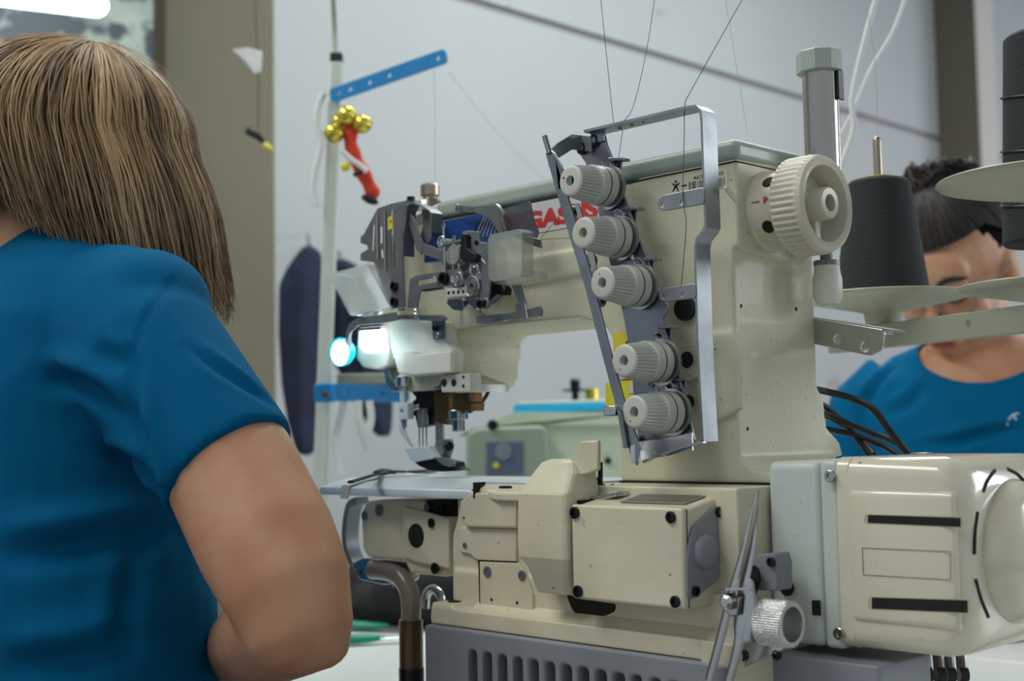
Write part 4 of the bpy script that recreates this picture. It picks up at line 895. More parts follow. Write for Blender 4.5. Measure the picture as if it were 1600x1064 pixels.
def cone(base, h, rb, rt, label, rings=0, core=.0):
    t = thing('thread_cone', label, 'thread cone', base, 'black thread cones on the stand')
    MB().lathe(base+V((0, 0, core)), ZUP, [(0, rb*.4), (0, rb-.002), (.002, rb), (h-.003, rt), (h, rt-.003), (h, rt*.45), (0, rb*.4)], 64, cap=False).build('thread_winding', m_cone, t)
    MB().lathe(base, ZUP, [(.0003, rt*.36), (core+.0001, rt*.34), (core+h-.003, rt*.42), (core+h+.0035, rt*.48), (core+h+.004, rt*.42), (core+h+.002, .0062), (.0003, .0062), (.0003, rt*.36)], 28, cap=False).build('core_tube', m_yellow, t)
    return t
cb = T1+V((-.012, 0, -.001)); hh = .1185
tc1 = cone(T1+V((-.0, 0, .002)), .114, .0445, .0300, 'black thread cone standing on the grey tray right of the handwheel')
tp_ = T1+V((.0, 0, .118))
# thread run-off on the tall cone: slack dark loops
T2b = V((T2.x, T2.y, T2.z+.003))
tc2 = cone(T2b, .185, .044, .036, 'tall black thread cone with slack loops at the right picture edge', core=.035)
for k in range(3):
    z = T2b.z+.07+k*.048
    pts = []
    for i in range(40):
        a = i/39*2*math.pi; r_ = .044-(z-T2b.z-.035)*.008/.185*1+.0012
        pts.append(V((T2b.x+r_*math.cos(a), T2b.y+r_*math.sin(a), z+.008*math.cos(a-2.2))))
    MB().tube(pts, .0011, 6).build('slack_loop', m_black, tc2)
# ---------------------------------------------------------------- sewing threads from above
def onward(p): return [p[0]+(p[0]-p[1]).normalized()*.8]+p
def thr(pts, r, m, label, name='sewing_thread', group='loose sewing threads'):
    pth = catmull(pts, 8)
    if 532-(pts[0]-CAM).dot(up)*F/dist(pts[0]) < 0: pth = [pth[0]+(pth[0]-pth[1]).normalized()*.5]+pth   # it runs on upward
    o = MB().tube(pth, r, 5).build(name, m); tag(o, label, 'thread', group); return o
yb = YB+.009
thr([PD(1165, -10, 1.02), PD(1120, 70, 1.0), PY(1078, 145, yb), PY(1070, 165, yb), PY(1069, 215, yb), PY(1067, 309, YB-.002), PY(1072, 350, YB), PY(1066, 430, YB), PY(1064, 449, YB-.001)], .00033, m_thread, 'dark thread running down through the right end of the wire loop to both tabs')
thr([PD(938, -10, 1.05), PD(946, 70, 1.05), PY(958, 185, yb), PY(962, 198, yb), PY(972, 203, yb), PY(972, 210, yb), PY(966, 250, yb), PY(963, 262, YB)], .00028, m_thread, 'grey thread coming down left, looped through the strip top above the uppermost knob')
thr([PD(1024, -10, 1.05), PD(1010, 80, 1.05), PD(990, 165, 1.05), PY(974, 190, yb)], .00028, m_thread, 'grey thread slanting from the top down to the strip above the knobs')
thr([PD(1132, -10, 1.3), PD(1150, 100, 1.3), PD(1168, 210, 1.3)], .0003, m_pale, 'pale thread hanging against the wall left of the steel tube')
thr([PD(1352, -10, 1.27), PD(1368, 110, 1.27), PD(1372, 250, 1.28), tp_+V((.0, 0, 0))], .0003, m_pale, 'pale thread rising from the cone spindle past the white cords')
thr([PY(882, 325, -.03), PY(868, 345, -.03), PY(848, 368, -.035), PY(838, 376, -.041)], .00026, m_thread, 'short slanted dark thread below the red brand lettering')
thr([PY(898, 372, -.03), PY(860, 373, -.035), PY(832, 375, -.041)], .00026, m_thread, 'short level thread reaching the small guide plate on the arm')
thr([PD(678, 108, 1.85), PD(680, 200, 1.9), PD(679, 290, 1.95)], .0004, m_pale, 'faint thread dropping from the far end of the blue arm')
thr([PD(700, 112, 1.85), PD(780, 210, 1.95), PD(860, 290, 2.05)], .0004, m_pale, 'faint thread slanting right from the blue arm across the wall')
# ---------------------------------------------------------------- white cords hanging on the right
for pts, lab in ((((1372, -12), (1352, 60), (1332, 150), (1334, 200), (1318, 250), (1312, 270)), 'thicker white cord hanging with a bend beside the steel tube'), (((1418, -12), (1395, 50), (1360, 110), (1330, 180), (1305, 225)), 'thin white cord slanting down behind the bent white cord')):
    o = MB().tube(onward(catmull([PD(u, v, 1.5 if 'thick' in lab else 1.6) for u, v in pts], 8)), .0036 if 'thick' in lab else .0026, 10).build('power_cord', m_ribbon); tag(o, lab, 'cord', 'white cords beside the steel tube')
# ================================================================ post with blue arm at the left
PDp = 1.9
pa, pb = PD(526, 98, PDp), PD(500, 770, PDp); base = V((pb.x, pb.y, TZ))
PS = thing('thread_stand_post', 'white post with a blue perforated arm standing on the far table at left', 'post', base)
tpv = (pa-pb); pbt = pb+tpv.normalized()*((TZ-pb.z)/tpv.normalized().z)
MB().obox((pa+pbt)/2, (pa-pbt)*.5, RH*.0098, FH*.0098).build('pole', m_post, PS, bevel=.003)
MB().obox(PD(526, 92, PDp), RH*.009, FH*.009, V((0, 0, .008))).build('pole_cap', m_black, PS, bevel=.002)
MB().obox(pbt+V((0, 0, .006)), RH*.05, FH*.05, V((0, 0, .005))).build('post_base', m_post, PS, bevel=.002)
def holed_bar(u0, v0, u1, v1, hpx, d0, d1, holes, name):
    a, b = PD(u0, v0, d0), PD(u1, v1, d1); A = (b-a).normalized(); Nn = A.cross(ZUP).normalized(); B = Nn.cross(A).normalized()*1
    if B.z < 0: B = -B
    L = (b-a).length; h = pxr((a+b)/2, hpx)
    return MB().curve2d([roundp([(0, -h/2), (L, -h/2), (L, h/2), (0, h/2)], h*.35)]+[circ((L*t, 0), h*.13, 12) for t in holes], a, A, B, .004, .0008).build(name, m_blue, PS)
holed_bar(515, 150, 697, 86, 24, 1.88, 1.80, (.08, .18, .35, .52, .93), 'blue_arm')
holed_bar(497, 612, 640, 616, 27, 1.87, 1.95, (.3, .7), 'blue_rail')
MB().obox(PD(508, 614, 1.86), RH*.013, FH*.018, V((0, 0, .013))).build('rail_clamp', m_blue, PS, bevel=.002)
MB().lathe(PD(508, 617, 1.835), -FH, [(0, .005), (.003, .0045), (.003, .001)], 16).build('clamp_bolt', m_brass, PS)
MB().obox(PD(580, 592, 1.93), RH*.05, FH*.008, V((0, 0, .008))).build('grey_crossbar', m_rail, PS, bevel=.002)
o = MB().tube(onward(catmull([PD(520, -12, 1.93), PD(523, 50, 1.93), PD(525, 95, 1.9)], 5)), .0038, 8).build('pull_cord', mat('olive_cord', rgb(128, 134, 118), .6)); tag(o, 'olive cord dropping from above to the top of the white post', 'cord')
o = MB().tube(catmull([PD(u, v, 1.88) for u, v in ((506, 146), (497, 168), (495, 195), (502, 225), (492, 270), (489, 300), (495, 322))], 6), .005, 8).build('white_hose', m_ribbon); tag(o, 'white looped hose tied along the left of the post', 'hose')
for pts, lab in ((((538, 602), (535, 640), (524, 690), (534, 740)), 'white ribbon nearest the post hanging from the blue rail'), (((560, 626), (562, 660), (574, 705), (570, 690)), 'middle white ribbon hanging under the blue rail'), (((577, 626), (580, 655), (572, 690), (578, 704)), 'right white ribbon hanging under the blue rail')):
    P = catmull([PD(u, v, 1.9) for u, v in pts], 5)
    o = MB().tube(P, [(.0055, .0012)]*len(P), 8, flat=RH).build('ribbon', m_ribbon); tag(o, lab, 'ribbon', 'white ribbons under the blue rail')
# ornament: gold bells with a red felt leg
OR = thing('bell_ornament', 'gold jingle bells with a red felt stocking leg tied to the post', 'ornament', PD(545, 180, 1.82))
for u, v, r in ((542, 181, 16), (522, 208, 16), (566, 194, 15), (530, 190, 11), (555, 190, 11)):
    p = PD(u, v, 1.82+(.01 if r == 11 else 0)); rr = pxr(p, r)
    b = MB().ell(p, (rr, 0, 0), (0, rr, 0), (0, 0, rr), 24, 14).build('bell', m_gold, OR)
    MB().tube([p+V((math.cos(t)*rr*1.02, math.sin(t)*rr*1.02, 0)) for t in [i*math.pi/12 for i in range(25)]], rr*.08, 6).build('bell_seam', m_gold, b)
MB().tube(catmull([PD(u, v, 1.83) for u, v in ((548, 200), (548, 225), (556, 250), (570, 275), (582, 300))], 5), [.010+.001*math.sin(i) for i in range(21)], 14, roundcap=True).build('felt_leg', m_redcloth, OR)
MB().tube(catmull([PD(u, v, 1.81) for u, v in ((534, 236), (550, 250), (562, 258), (573, 268))], 5), .004, 8).build('white_trim', m_ribbon, OR)
MB().ell(PD(540, 260, 1.81), (.007, 0, 0), (0, .007, 0), (0, 0, .007)).build('pompom', m_yellow, OR)
MB().ell(PD(578, 312, 1.82), RH*.012+V((0, 0, -.004)), FH*.007, V((0, 0, .0065))).build('black_boot', m_blackcloth, OR)
MB().tube([PD(552, 274, 1.81), PD(566, 268, 1.81)], .003, 8).build('belt', m_blackcloth, OR)
# ---------------------------------------------------------------- hanging string with paper and small bulb
HG = thing('hanging_charm', 'dark string with crumpled paper and a small yellow tipped clip before the pillar', 'charm', PD(400, 100, 2.2))
MB().tube(catmull([PD(u, v, 2.2) for u, v in ((396, -500), (399, -20), (401, 60), (404, 120), (403, 200))], 6), .0012, 6).build('string', m_thread, HG)
mb = MB(); q = [PD(363, 77, 2.2), PD(386, 74, 2.18), PD(409, 80, 2.2), PD(408, 112, 2.19), PD(397, 116, 2.2), PD(385, 96, 2.175)]
mb.prism(q, FH*.003); mb.build('paper', m_ribbon, HG, bevel=.0008)
MB().tube([PD(390, 205, 2.2), PD(403, 212, 2.2), PD(412, 222, 2.2)], [.008, .007, .004], 10, roundcap=True).build('clip', m_black, HG)
MB().ell(PD(418, 229, 2.2), RH*.009+V((0, 0, -.005)), FH*.005, V((.0, 0, .006))).build('yellow_tip', m_yellow, HG)
# ---------------------------------------------------------------- clothes on the wall
def garment(pts, d, label, seedv):
    # soft hanging cloth: ringstack of flattened ovals
    rng = random.Random(seedv); rings = []
    for (v, u0, u1, th) in pts:
        a, b = PD(u0, v, d), PD(u1, v, d); c = (a+b)/2; w_ = (b-a).length/2; A = (b-a).normalized(); ring = []
        for j in range(36):
            t = 2*math.pi*j/36; f_ = 1+.18*math.sin(6*t+v*.006)+.08*math.sin(11*t)
            ring.append(c+A*math.cos(t)*w_+FH*math.sin(t)*th*f_)
        rings.append(ring)
    o = MB().ringstack(rings).build('hanging_jacket', m_navy, None, remesh=.008, sm=4)
    tag(o, label, 'jacket'); return o
garment([(384, 476, 490, .02), (395, 466, 502, .04), (420, 448, 504, .05), (445, 436, 504, .055), (520, 435, 502, .055), (600, 440, 500, .055), (660, 450, 494, .05), (700, 462, 492, .045), (712, 468, 488, .03)], 2.82, 'navy blue jacket hanging on the wall left of the white post', 1)
garment([(405, 526, 540, .02), (415, 520, 560, .04), (470, 516, 590, .05), (560, 518, 612, .05), (640, 560, 614, .05), (672, 580, 612, .045), (682, 590, 608, .03)], 2.9, 'dark navy garment hanging on the wall behind the blue rail', 2)
hk2 = MB().tube([PD(532, 410, 2.9), PD(531, 396, 2.98), PD(530, 392, 3.3)], .004, 8).build('coat_hook', m_gun); tag(hk2, 'metal hook holding the dark navy garment right of the post', 'hook')
hk = MB().tube(catmull([PD(483, 384, 2.82), PD(482, 372, 2.88), PD(480, 366, 3.0), PD(480, 366, 3.12)], 4), .004, 8).build('coat_hook', m_gun); tag(hk, 'small metal hook holding the navy jacket', 'hook')
# ================================================================ background machine
d_ = 2.15
def BB(u, v, dz=0): return PD(u, v, d_+dz)
a = BB(725, 690); 
B2 = thing('sewing_machine', 'pale green sewing machine with a bright blue stripe in the background', 'sewing machine', (BB(840, 700).x, BB(840, 700).y, TZ))
rt = RH*1.0; bkv = FH
zt = BB(900, 650).z; xt = BB(945, 650)
def hull(pxs, d0, depth, name, m, parent, bev=.004):
    q = [PD(u, v, d0) for u, v in pxs]
    for p in q: p.z = max(p.z, TZ+.001)
    return MB().prism(q, FH*depth).build(name, m, parent, bevel=bev)
hull(((775, 668), (810, 640), (1010, 632), (1010, 930), (775, 930)), 2.2, .14, 'body', m_machine2, B2, .01)
gpn = hull(((728, 678), (744, 668), (846, 664), (856, 672), (858, 930), (728, 930)), 2.12, .12, 'head', m_panel2, B2, .006)
hull(((730, 675), (800, 644), (1000, 644), (1000, 664), (848, 664), (744, 668)), 2.185, .03, 'head_slope', m_machine2, B2, .004)
hull(((760, 690), (818, 690), (818, 742), (760, 742)), 2.117, .01, 'display', mat('display_blue_grey', rgb(88, 100, 122), .3), B2, .001)
MB().lathe(PD(775, 727, 2.115), -FH, [(0, .005), (.003, .004)], 14).build('yellow_button', m_yellow, B2)
MB().lathe(PD(786, 706, 2.115), -FH, [(0, .014), (.003, .013)], 20).build('dial', mat('dial_grey', rgb(116, 126, 140), .4), B2)
hull(((802, 634), (1010, 628), (1010, 640), (802, 645)), 2.19, .15, 'blue_stripe', mat('bright_blue', rgb(30, 185, 240), .4), B2, .001)
hull(((804, 628), (1010, 622), (1010, 629), (810, 634)), 2.2, .14, 'top_edge', m_machine2, B2, .003)
for u, v, r in ((901, 655, .008), (806, 655, .005), (770, 664, .009), (950, 720, .006)): MB().lathe(PD(u, v, 2.115 if u == 770 else 2.195), -FH, [(0, r), (.003, r*.8)], 14).build('bolt', m_dark, B2)
p = PD(899, 622, 2.26)
MB().lathe(p, ZUP, [(-.01, .006), (.01, .006), (.012, .022), (.015, .022), (.016, .008), (.03, .009), (.034, .005)], 24).build('thread_tension', m_dark, B2)
MB().lathe(PD(925, 624, 2.28), ZUP, [(-.01, .012), (.018, .011), (.02, .005)], 20).build('gold_cap', m_gold, B2)
# ---------------------------------------------------------------- things on the table
def fab(c, sx_, sy_, sz, seedv, label):
    rng = random.Random(seedv); mb = MB()
    for k in range(9):
        a = rng.uniform(0, 6.28); cc = V(c)+V((rng.uniform(-.5, .5)*sx_, rng.uniform(-.5, .5)*sy_, sz*rng.uniform(.25, .65)))
        mb.ell(cc, V((math.cos(a), math.sin(a), 0))*rng.uniform(.35, .6)*sx_, V((-math.sin(a), math.cos(a), 0))*rng.uniform(.25, .45)*sy_, V((0, 0, sz*rng.uniform(.22, .36))))
    mb.box((c[0]-sx_*.5, c[1]-sy_*.45, c[2]), (c[0]+sx_*.5, c[1]+sy_*.45, c[2]+sz*.3))
    o = mb.build('fabric_pile', m_blackcloth, None, remesh=.006, sm=5); tag(o, label, 'fabric'); return o
fp = PZ(628, 958, TZ)
fab((fp.x+.085, fp.y-.035, TZ+.0005), .22, .11, .10, 5, 'heap of black cloth on the table behind the machine bed')
for i, (u0, v0, u1, v1, lab) in enumerate(((540, 976, 606, 978, 'rear green handled thread snips on the white table'), (530, 1000, 598, 996, 'front green handled thread snips on the white table'))):
    a, b = PZ(u0, v0, TZ+.008), PZ(u1, v1, TZ+.008); A = (b-a).normalized(); t = thing('thread_snips', lab, 'snips', (a+b)/2, 'green thread snips by the elbow')
    P = [a-A*.03, a, a*.6+b*.4, a*.25+b*.75, b]; MB().tube(P, [(.006, .005), (.0085, .006), (.009, .006), (.008, .005), (.003, .003)], 14, flat=A.cross(ZUP), roundcap=True).build('handle', m_green, t)
    MB().tube([b-A*.004, b+A*.02, b+A*.036], [(.0035, .001), (.003, .001), (.0006, .0005)], 8, flat=A.cross(ZUP)).build('blade', m_chrome, t)
    MB().tube([b-A*.004+A.cross(ZUP)*.004, b+A*.02+A.cross(ZUP)*.006, b+A*.036+A.cross(ZUP)*.004], [(.0035, .001), (.003, .001), (.0006, .0005)], 8, flat=A.cross(ZUP)).build('blade', m_chrome, t)
# dark cloth strip being sewn on the plate
mb = MB(); q = [V((nd.x-.05, nd.y-.035, top+.0016)), V((nd.x-.01, nd.y-.02, top+.0018)), V((nd.x+.02, nd.y-.004, top+.0018))]
MB().band(q, V((.004, .012, 0)), .0014)
o = MB().tube(catmull([bedpt(548, 762), bedpt(590, 748), bedpt(612, 743), bedpt(640, 744), bedpt(700, 738)], 5), [(.003, .0012)]*21, 8, flat=(0, 1, 0)).build('cloth_tape', m_blackcloth); o.location.z += .0045; tag(o, 'thin black cloth tape lying on the bright plate under the needles', 'tape')
o = MB().tube(catmull([bedpt(590, 745), bedpt(603, 743), bedpt(618, 744)], 5), [(.003, .002), (.007, .003), (.008, .003), (.006, .004), (.008, .003), (.009, .003), (.006, .003), (.005, .002), (.004, .002), (.003, .002), (.002, .001)], 8, flat=(0, 1, 0)).build('cloth_scrap', m_blackcloth); o.location.z += .004; tag(o, 'small crumpled black scrap on the plate left of the needles', 'scrap')
# ================================================================ people
def torso(mb, Rr, Fr, rows, n=32):
    # rows: (centre, half width, half depth); blunt ovals joined upward
    rings = []
    for c, a, b in rows:
        ring = []
        for j in range(n):
            t = 2*math.pi*j/n; ct, st = math.cos(t), math.sin(t)
            ring.append(V(c)+Rr*a*math.copysign(abs(ct)**.85, ct)+Fr*b*math.copysign(abs(st)**.85, st))
        rings.append(ring)
    mb.ringstack(rings)
def head(mb, c, Rr, Fr, Ur, hs=1.0):
    def P(x, y, z): return c+(Rr*x+Fr*y+Ur*z)*hs
    def E(x, y, z, a, b, d): mb.ell(P(x, y, z), Rr*a*hs, Fr*b*hs, Ur*d*hs, 24, 16)
    E(0, -.008, .02, .073, .092, .088); E(0, .024, -.045, .056, .064, .062); E(0, .068, -.092, .022, .018, .018)
    E(0, .066, .03, .050, .022, .036); E(.034, .058, -.03, .024, .022, .024); E(-.034, .058, -.03, .024, .022, .024)
    E(.030, .078, .016, .020, .010, .006); E(-.030, .078, .016, .020, .010, .006)
    E(.031, .070, .000, .014, .014, .011); E(-.031, .070, .000, .014, .014, .011)
    mb.tube([P(0, .080, .012), P(0, .094, -.010), P(0, .104, -.030)], [.007, .009, .012], 12, roundcap=True)
    E(.011, .092, -.034, .008, .009, .006); E(-.011, .092, -.034, .008, .009, .006)
    E(0, .082, -.060, .024, .014, .014)
    for s in (-1, 1): E(s*.076, -.006, -.012, .007, .018, .030)
    return P
def hand(mb, wr, d, side, nrm, s=1.0):
    # wrist point, pointing direction, sideways direction to the thumb, palm normal
    d, side, nrm = d.normalized(), side.normalized(), nrm.normalized()
    mb.ell(wr+d*.045*s, d*.05*s, side*.040*s, nrm*.015*s, 20, 12)
    for k, (o, L) in enumerate(((.028, .074), (.010, .082), (-.009, .076), (-.027, .060))):
        a = wr+d*.070*s+side*o*s; c1_ = a+d*L*.45*s+nrm*.008*s; c2_ = c1_+d*L*.3*s+nrm*.016*s; c3_ = c2_+d*L*.18*s+nrm*.018*s
        mb.tube([a, c1_, c2_, c3_], [.0092*s, .0086*s, .0078*s, .0068*s], 10, roundcap=True)
    a = wr+d*.025*s+side*.028*s; mb.tube([a, a+d*.025*s+side*.022*s+nrm*.006*s, a+d*.052*s+side*.026*s+nrm*.018*s], [.013*s, .0105*s, .0085*s], 10, roundcap=True)
def crease(o, px, width, depth, d_guess=None):
    # push the cloth in along a line and out beside it
    me = o.data; off = ROOT.get(o.parent.name, V()) if o.parent else V()
    bv = BVHTree.FromPolygons([v.co+off for v in me.vertices], [tuple(p.vertices) for p in me.polygons])
    pts = []
    cat = catmull([V((u, v, 0)) for u, v in px], 8)
    for q in cat:
        h = bv.ray_cast(CAM, ray(q.x, q.y).normalized())
        if h[0] is not None and h[1] is not None: pts.append(h[0]-off)
    if len(pts) < 3: return
    n = len(pts)
    ns = [v.normal.copy() for v in me.vertices]
    lo = V([min(p[i] for p in pts)-3*width for i in range(3)]); hi = V([max(p[i] for p in pts)+3*width for i in range(3)])
    for i, v in enumerate(me.vertices):
        co = v.co
        if not all(lo[k] < co[k] < hi[k] for k in range(3)): continue
        best = 9; bi = 0; sgn = 0
        for k in range(n-1):
            a, b = pts[k], pts[k+1]; ab = b-a; t = max(0, min(1, (co-a).dot(ab)/max(1e-9, ab.length_squared))); dv = co-(a+ab*t); dd_ = dv.length
            if dd_ < best: best = dd_; bi = k+t; sgn = dv.dot(ZUP)
        x = best/width*(1 if sgn >= 0 else -1)
        fall = math.sin(math.pi*min(1, max(0, bi/(n-1)))*.92+.12)
        g = -math.exp(-x*x)+.75*math.exp(-(x-1.5)**2)+.2*math.exp(-(x+1.6)**2)
        if abs(x) < 3.4: v.co = co+ns[i]*depth*1.35*g*fall
def cutout(o, balls):
    off = ROOT.get(o.parent.name, V()) if o.parent else V()
    bm = bmesh.new(); bm.from_mesh(o.data)
    kill = [f for f in bm.faces if any((((f.calc_center_median()+off)-c)*V((1/r[0], 1/r[1], 1/r[2])) if False else V((((f.calc_center_median()+off)-c).dot(ax_)/rr for ax_, rr in zip(axs, r)))).length < 1 for c, axs, r in balls)]
    bmesh.ops.delete(bm, geom=kill, context='FACES'); 
    for _ in range(8):
        bd = [v for v in bm.verts if v.is_boundary]
        new = {v: (sum((e.other_vert(v).co for e in v.link_edges if e.is_boundary), V())/max(1, sum(e.is_boundary for e in v.link_edges))) for v in bd}
        for v, c in new.items(): v.co = v.co*.4+c*.6
    bm.to_mesh(o.data); bm.free()
    o.data.polygons.foreach_set('use_smooth', [True]*len(o.data.polygons))
# ---------------------------------------------------------------- seated woman in the foreground, seen from behind
XR, YF_ = V((1, 0, 0)), V((0, 1, 0))
hc = PD(122, 254, 1.23); tc = V((-.575, -.285, 0))
P1 = thing('person', 'person in blue t-shirt with bobbed light brown hair seated with back to us', 'person', (tc.x, tc.y, 0))
def rows(g):
    return [(V((tc.x, tc.y-.02, .46)), .19+g, .14+g), (V((tc.x, tc.y-.02, .60)), .195+g, .145+g), (V((tc.x, tc.y-.01, .70)), .178+g, .135+g), (V((tc.x, tc.y, .80)), .178+g, .132+g),
            (V((tc.x, tc.y, .88)), .176+g, .130+g), (V((tc.x, tc.y-.005, .97)), .165+g, .118+g), (V((tc.x, tc.y-.01, 1.06)), .168+g, .110+g), (V((tc.x, tc.y-.01, 1.12)), .162+g, .100+g),
            (V((tc.x, tc.y+.0, 1.160)), .152+g, .085+g), (V((tc.x, tc.y+.01, 1.188)), .108+g, .068+g), (V((tc.x, tc.y+.01, 1.206)), .07+g, .055+g)]
sc_ = [(150, 478, 1.13), (192, 505, 1.11), (235, 565, 1.08), (300, 650, 1.055), (360, 733, 1.035)]
SP = [PD(*a) for a in sc_]
AR = [PD(335, 695, 1.043), PD(345, 712, 1.04), PD(360, 733, 1.035), PD(418, 850, 1.01), PD(450, 920, .995), PD(463, 968, .99)]
mb = MB(); torso(mb, XR, YF_, rows(-.016))
mb.tube(AR, [.052, .053, .053, .0535, .049, .043], 24, roundcap=True)
wr = PD(350, 1022, 1.24)
mb.ell(PD(498, 1003, .99), V((.024, 0, 0)), V((0, .024, 0)), V((0, 0, .021)))
mb.tube([AR[-1], AR[-1]*.75+wr*.25, AR[-1]*.4+wr*.6, wr], [.042, .042, .034, .026], 20, roundcap=True)
hand(mb, wr, V((-.98, .15, -.05)), V((.3, .95, .1)), V((0, .1, -1)))
# left arm, mostly hidden behind the body
sL = V((tc.x-.17, tc.y, 1.10)); eL = V((tc.x-.26, tc.y+.06, .86)); wL = V((tc.x-.19, tc.y+.15, .822))
mb.tube([sL, eL], [.055, .042], 20, roundcap=True); mb.tube([eL, wL], [.043, .026], 20, roundcap=True)
hand(mb, wL, V((.2, .95, -.02)), V((.7, -.6, .1)), V((0, .1, -1)))
nb = V((tc.x, tc.y-.01, 1.17)); Ut = (V((0, -.35, 1))).normalized(); Ft = V((0, 1, .35)).normalized(); Ft = V((0, .94, -.34)); Ut = V((0, .34, .94))
mb.tube([nb, nb*.5+hc*.5+V((0, -.02, -.02)), hc+V((0, -.01, -.03))], [.062, .055, .056], 20, roundcap=True)
head(mb, hc, XR, Ft, Ut)
for s in (-1, 1):   # legs under the table
    mb.tube([V((tc.x+s*.10, tc.y, .50)), V((tc.x+s*.12, tc.y+.26, .52)), V((tc.x+s*.13, tc.y+.40, .50))], [.085, .07, .055], 16, roundcap=True)
    mb.tube([V((tc.x+s*.13, tc.y+.40, .50)), V((tc.x+s*.13, tc.y+.38, .28)), V((tc.x+s*.13, tc.y+.36, .10))], [.055, .048, .035], 16, roundcap=True)
    mb.tube([V((tc.x+s*.13, tc.y+.34, .05)), V((tc.x+s*.135, tc.y+.48, .04))], [.042, .035], 14, roundcap=True)
mb.build('body', m_skin, P1, remesh=.0045, sm=4)
mb = MB(); torso(mb, XR, YF_, rows(.001)); mb.tube([SP[0], SP[1], SP[2], SP[3], SP[4]], [.058, .064, .066, .061, .0585], 30)
mb.ell(PD(186, 463, 1.125), V((.062, 0, 0)), V((0, .05, 0)), V((0, 0, .045)))
mb.ell(PD(228, 480, 1.10), V((.055, 0, 0)), V((0, .055, 0)), V((0, 0, .050)))
mb.tube([V((tc.x-.14, tc.y, 1.11)), V((tc.x-.19, tc.y+.02, 1.05)), V((tc.x-.23, tc.y+.035, .96))], [.07, .068, .06], 24)
shirt = mb.build('t_shirt', m_shirt, P1, remesh=.0042, sm=9)
cutout(shirt, [(V((tc.x, tc.y+.01, 1.250)), (XR, YF_, ZUP), (.066, .062, .036))])
for px, w_, dp in ((((60, 590), (110, 596), (160, 622), (200, 662)), .010, .008), (((206, 570), (206, 620), (214, 660), (236, 720), (254, 776)), .008, .004),
        (((292, 416), (262, 450), (228, 500), (206, 566)), .004, .0010), (((296, 540), (340, 572), (390, 606), (426, 634)), .006, .0035), (((0, 866), (80, 858), (170, 842), (262, 826)), .013, .010),
        (((0, 1044), (70, 1036), (150, 1022), (230, 985)), .013, .008), (((225, 800), (210, 880), (196, 960), (190, 1040)), .012, .004), (((268, 770), (340, 745), (400, 712), (450, 676)), .003, -.0012), (((160, 690), (190, 710), (225, 740), (250, 790)), .009, .005), (((150, 540), (175, 560), (200, 570)), .009, .004)):
    crease(shirt, px, w_, dp)
mb = MB()
mb.tube([V((tc.x, tc.y-.02, .48)), V((tc.x, tc.y-.02, .62))], [.2, .2], 24)
for s in (-1, 1):
    mb.tube([V((tc.x+s*.10, tc.y, .50)), V((tc.x+s*.12, tc.y+.26, .52)), V((tc.x+s*.13, tc.y+.405, .50))], [.095, .08, .065], 16, roundcap=True)
    mb.tube([V((tc.x+s*.13, tc.y+.405, .50)), V((tc.x+s*.13, tc.y+.38, .28)), V((tc.x+s*.13, tc.y+.36, .12))], [.064, .06, .058], 16)
mb.build('trousers', m_trouser, P1, remesh=.008, sm=4)
# hair: an inner shell and many locks following it
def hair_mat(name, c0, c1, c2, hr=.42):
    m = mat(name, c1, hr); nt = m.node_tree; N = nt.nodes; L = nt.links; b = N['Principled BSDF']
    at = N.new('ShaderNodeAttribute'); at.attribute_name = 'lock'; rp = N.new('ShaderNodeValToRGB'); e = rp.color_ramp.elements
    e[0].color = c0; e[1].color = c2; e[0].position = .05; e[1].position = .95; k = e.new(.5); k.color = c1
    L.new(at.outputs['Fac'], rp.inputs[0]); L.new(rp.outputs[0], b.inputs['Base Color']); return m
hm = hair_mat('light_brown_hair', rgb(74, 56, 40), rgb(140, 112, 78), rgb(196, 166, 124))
rng = random.Random(3)
zc_ = hc.z
def hair_pt(phi, t, off):
    # phi around the head from the nape (0) each way, t from crown 0 to tip 1
    face = abs(phi)/math.pi                                # 0 nape .. 1 front
    L = .072+.085*min(1, max(0, (face-.15)/.40))            # hanging length below the widest level
    D = .17                                                # arc over the dome
    s = t*(D+L)
    d = V((math.sin(phi), -math.cos(phi), 0))
    if s < D:
        a = s/D*math.pi/2; r = math.sin(a); q = V((d.x*r+.42*(1-r), d.y*r+.05*(1-r))); h = math.sqrt(max(0, 1-q.length_squared))*.101
        base = hc+V((0, -.012, .012))+V((q.x*.108, q.y*.122, 0))+V((0, 0, h))
    else:
        k = (s-D); sw = k/L if L else 0
        bulge = 1+.085*math.sin(min(1, k/.09)*math.pi*.5)-.20*max(0, sw-.35)*(1.2 if face < .3 else .8)
        base = hc+V((0, -.012, .012))+V((d.x*.108, d.y*.122, 0))*bulge+V((.10*k*max(0, d.x+.4), .22*k, -k))
    return base+(V((d.x, d.y, .35 if s < D else 0))*off)
vs, fs, cols = [], [], []
def strand(phi, off, tmax, rad, c, wob):
    n = 20; p0 = rng.uniform(0, 6.28); tw = rng.uniform(-.10, .10); pts = []
    for i in range(n):
        t = .02+(tmax-.02)*i/(n-1)
        ph = phi+tw*t*t+.03*math.sin(p0+5*t)*wob
        pts.append(hair_pt(ph, t, off+.004*math.sin(p0*3+4*t)*wob+.006*max(0, t-.8)*rng.uniform(-1, 1)*4*wob))
    k0 = len(vs)
    for i, p in enumerate(pts):
        tg = (pts[min(i+1, n-1)]-pts[max(0, i-1)]).normalized(); o_ = (p-hc); a = tg.cross(o_).normalized(); b = a.cross(tg).normalized()
        r = rad*(1-.75*(i/(n-1))**2.5)
        for (x, y) in ((-1.3, 0), (0, .7), (1.3, 0), (0, -.6)): vs.append(p+a*x*r+b*y*r)
    for i in range(n-1):
        for j in range(4):
            a = k0+i*4+j; b = k0+i*4+(j+1) % 4; fs.append((a, b, b+4, a+4)); cols.append(c)
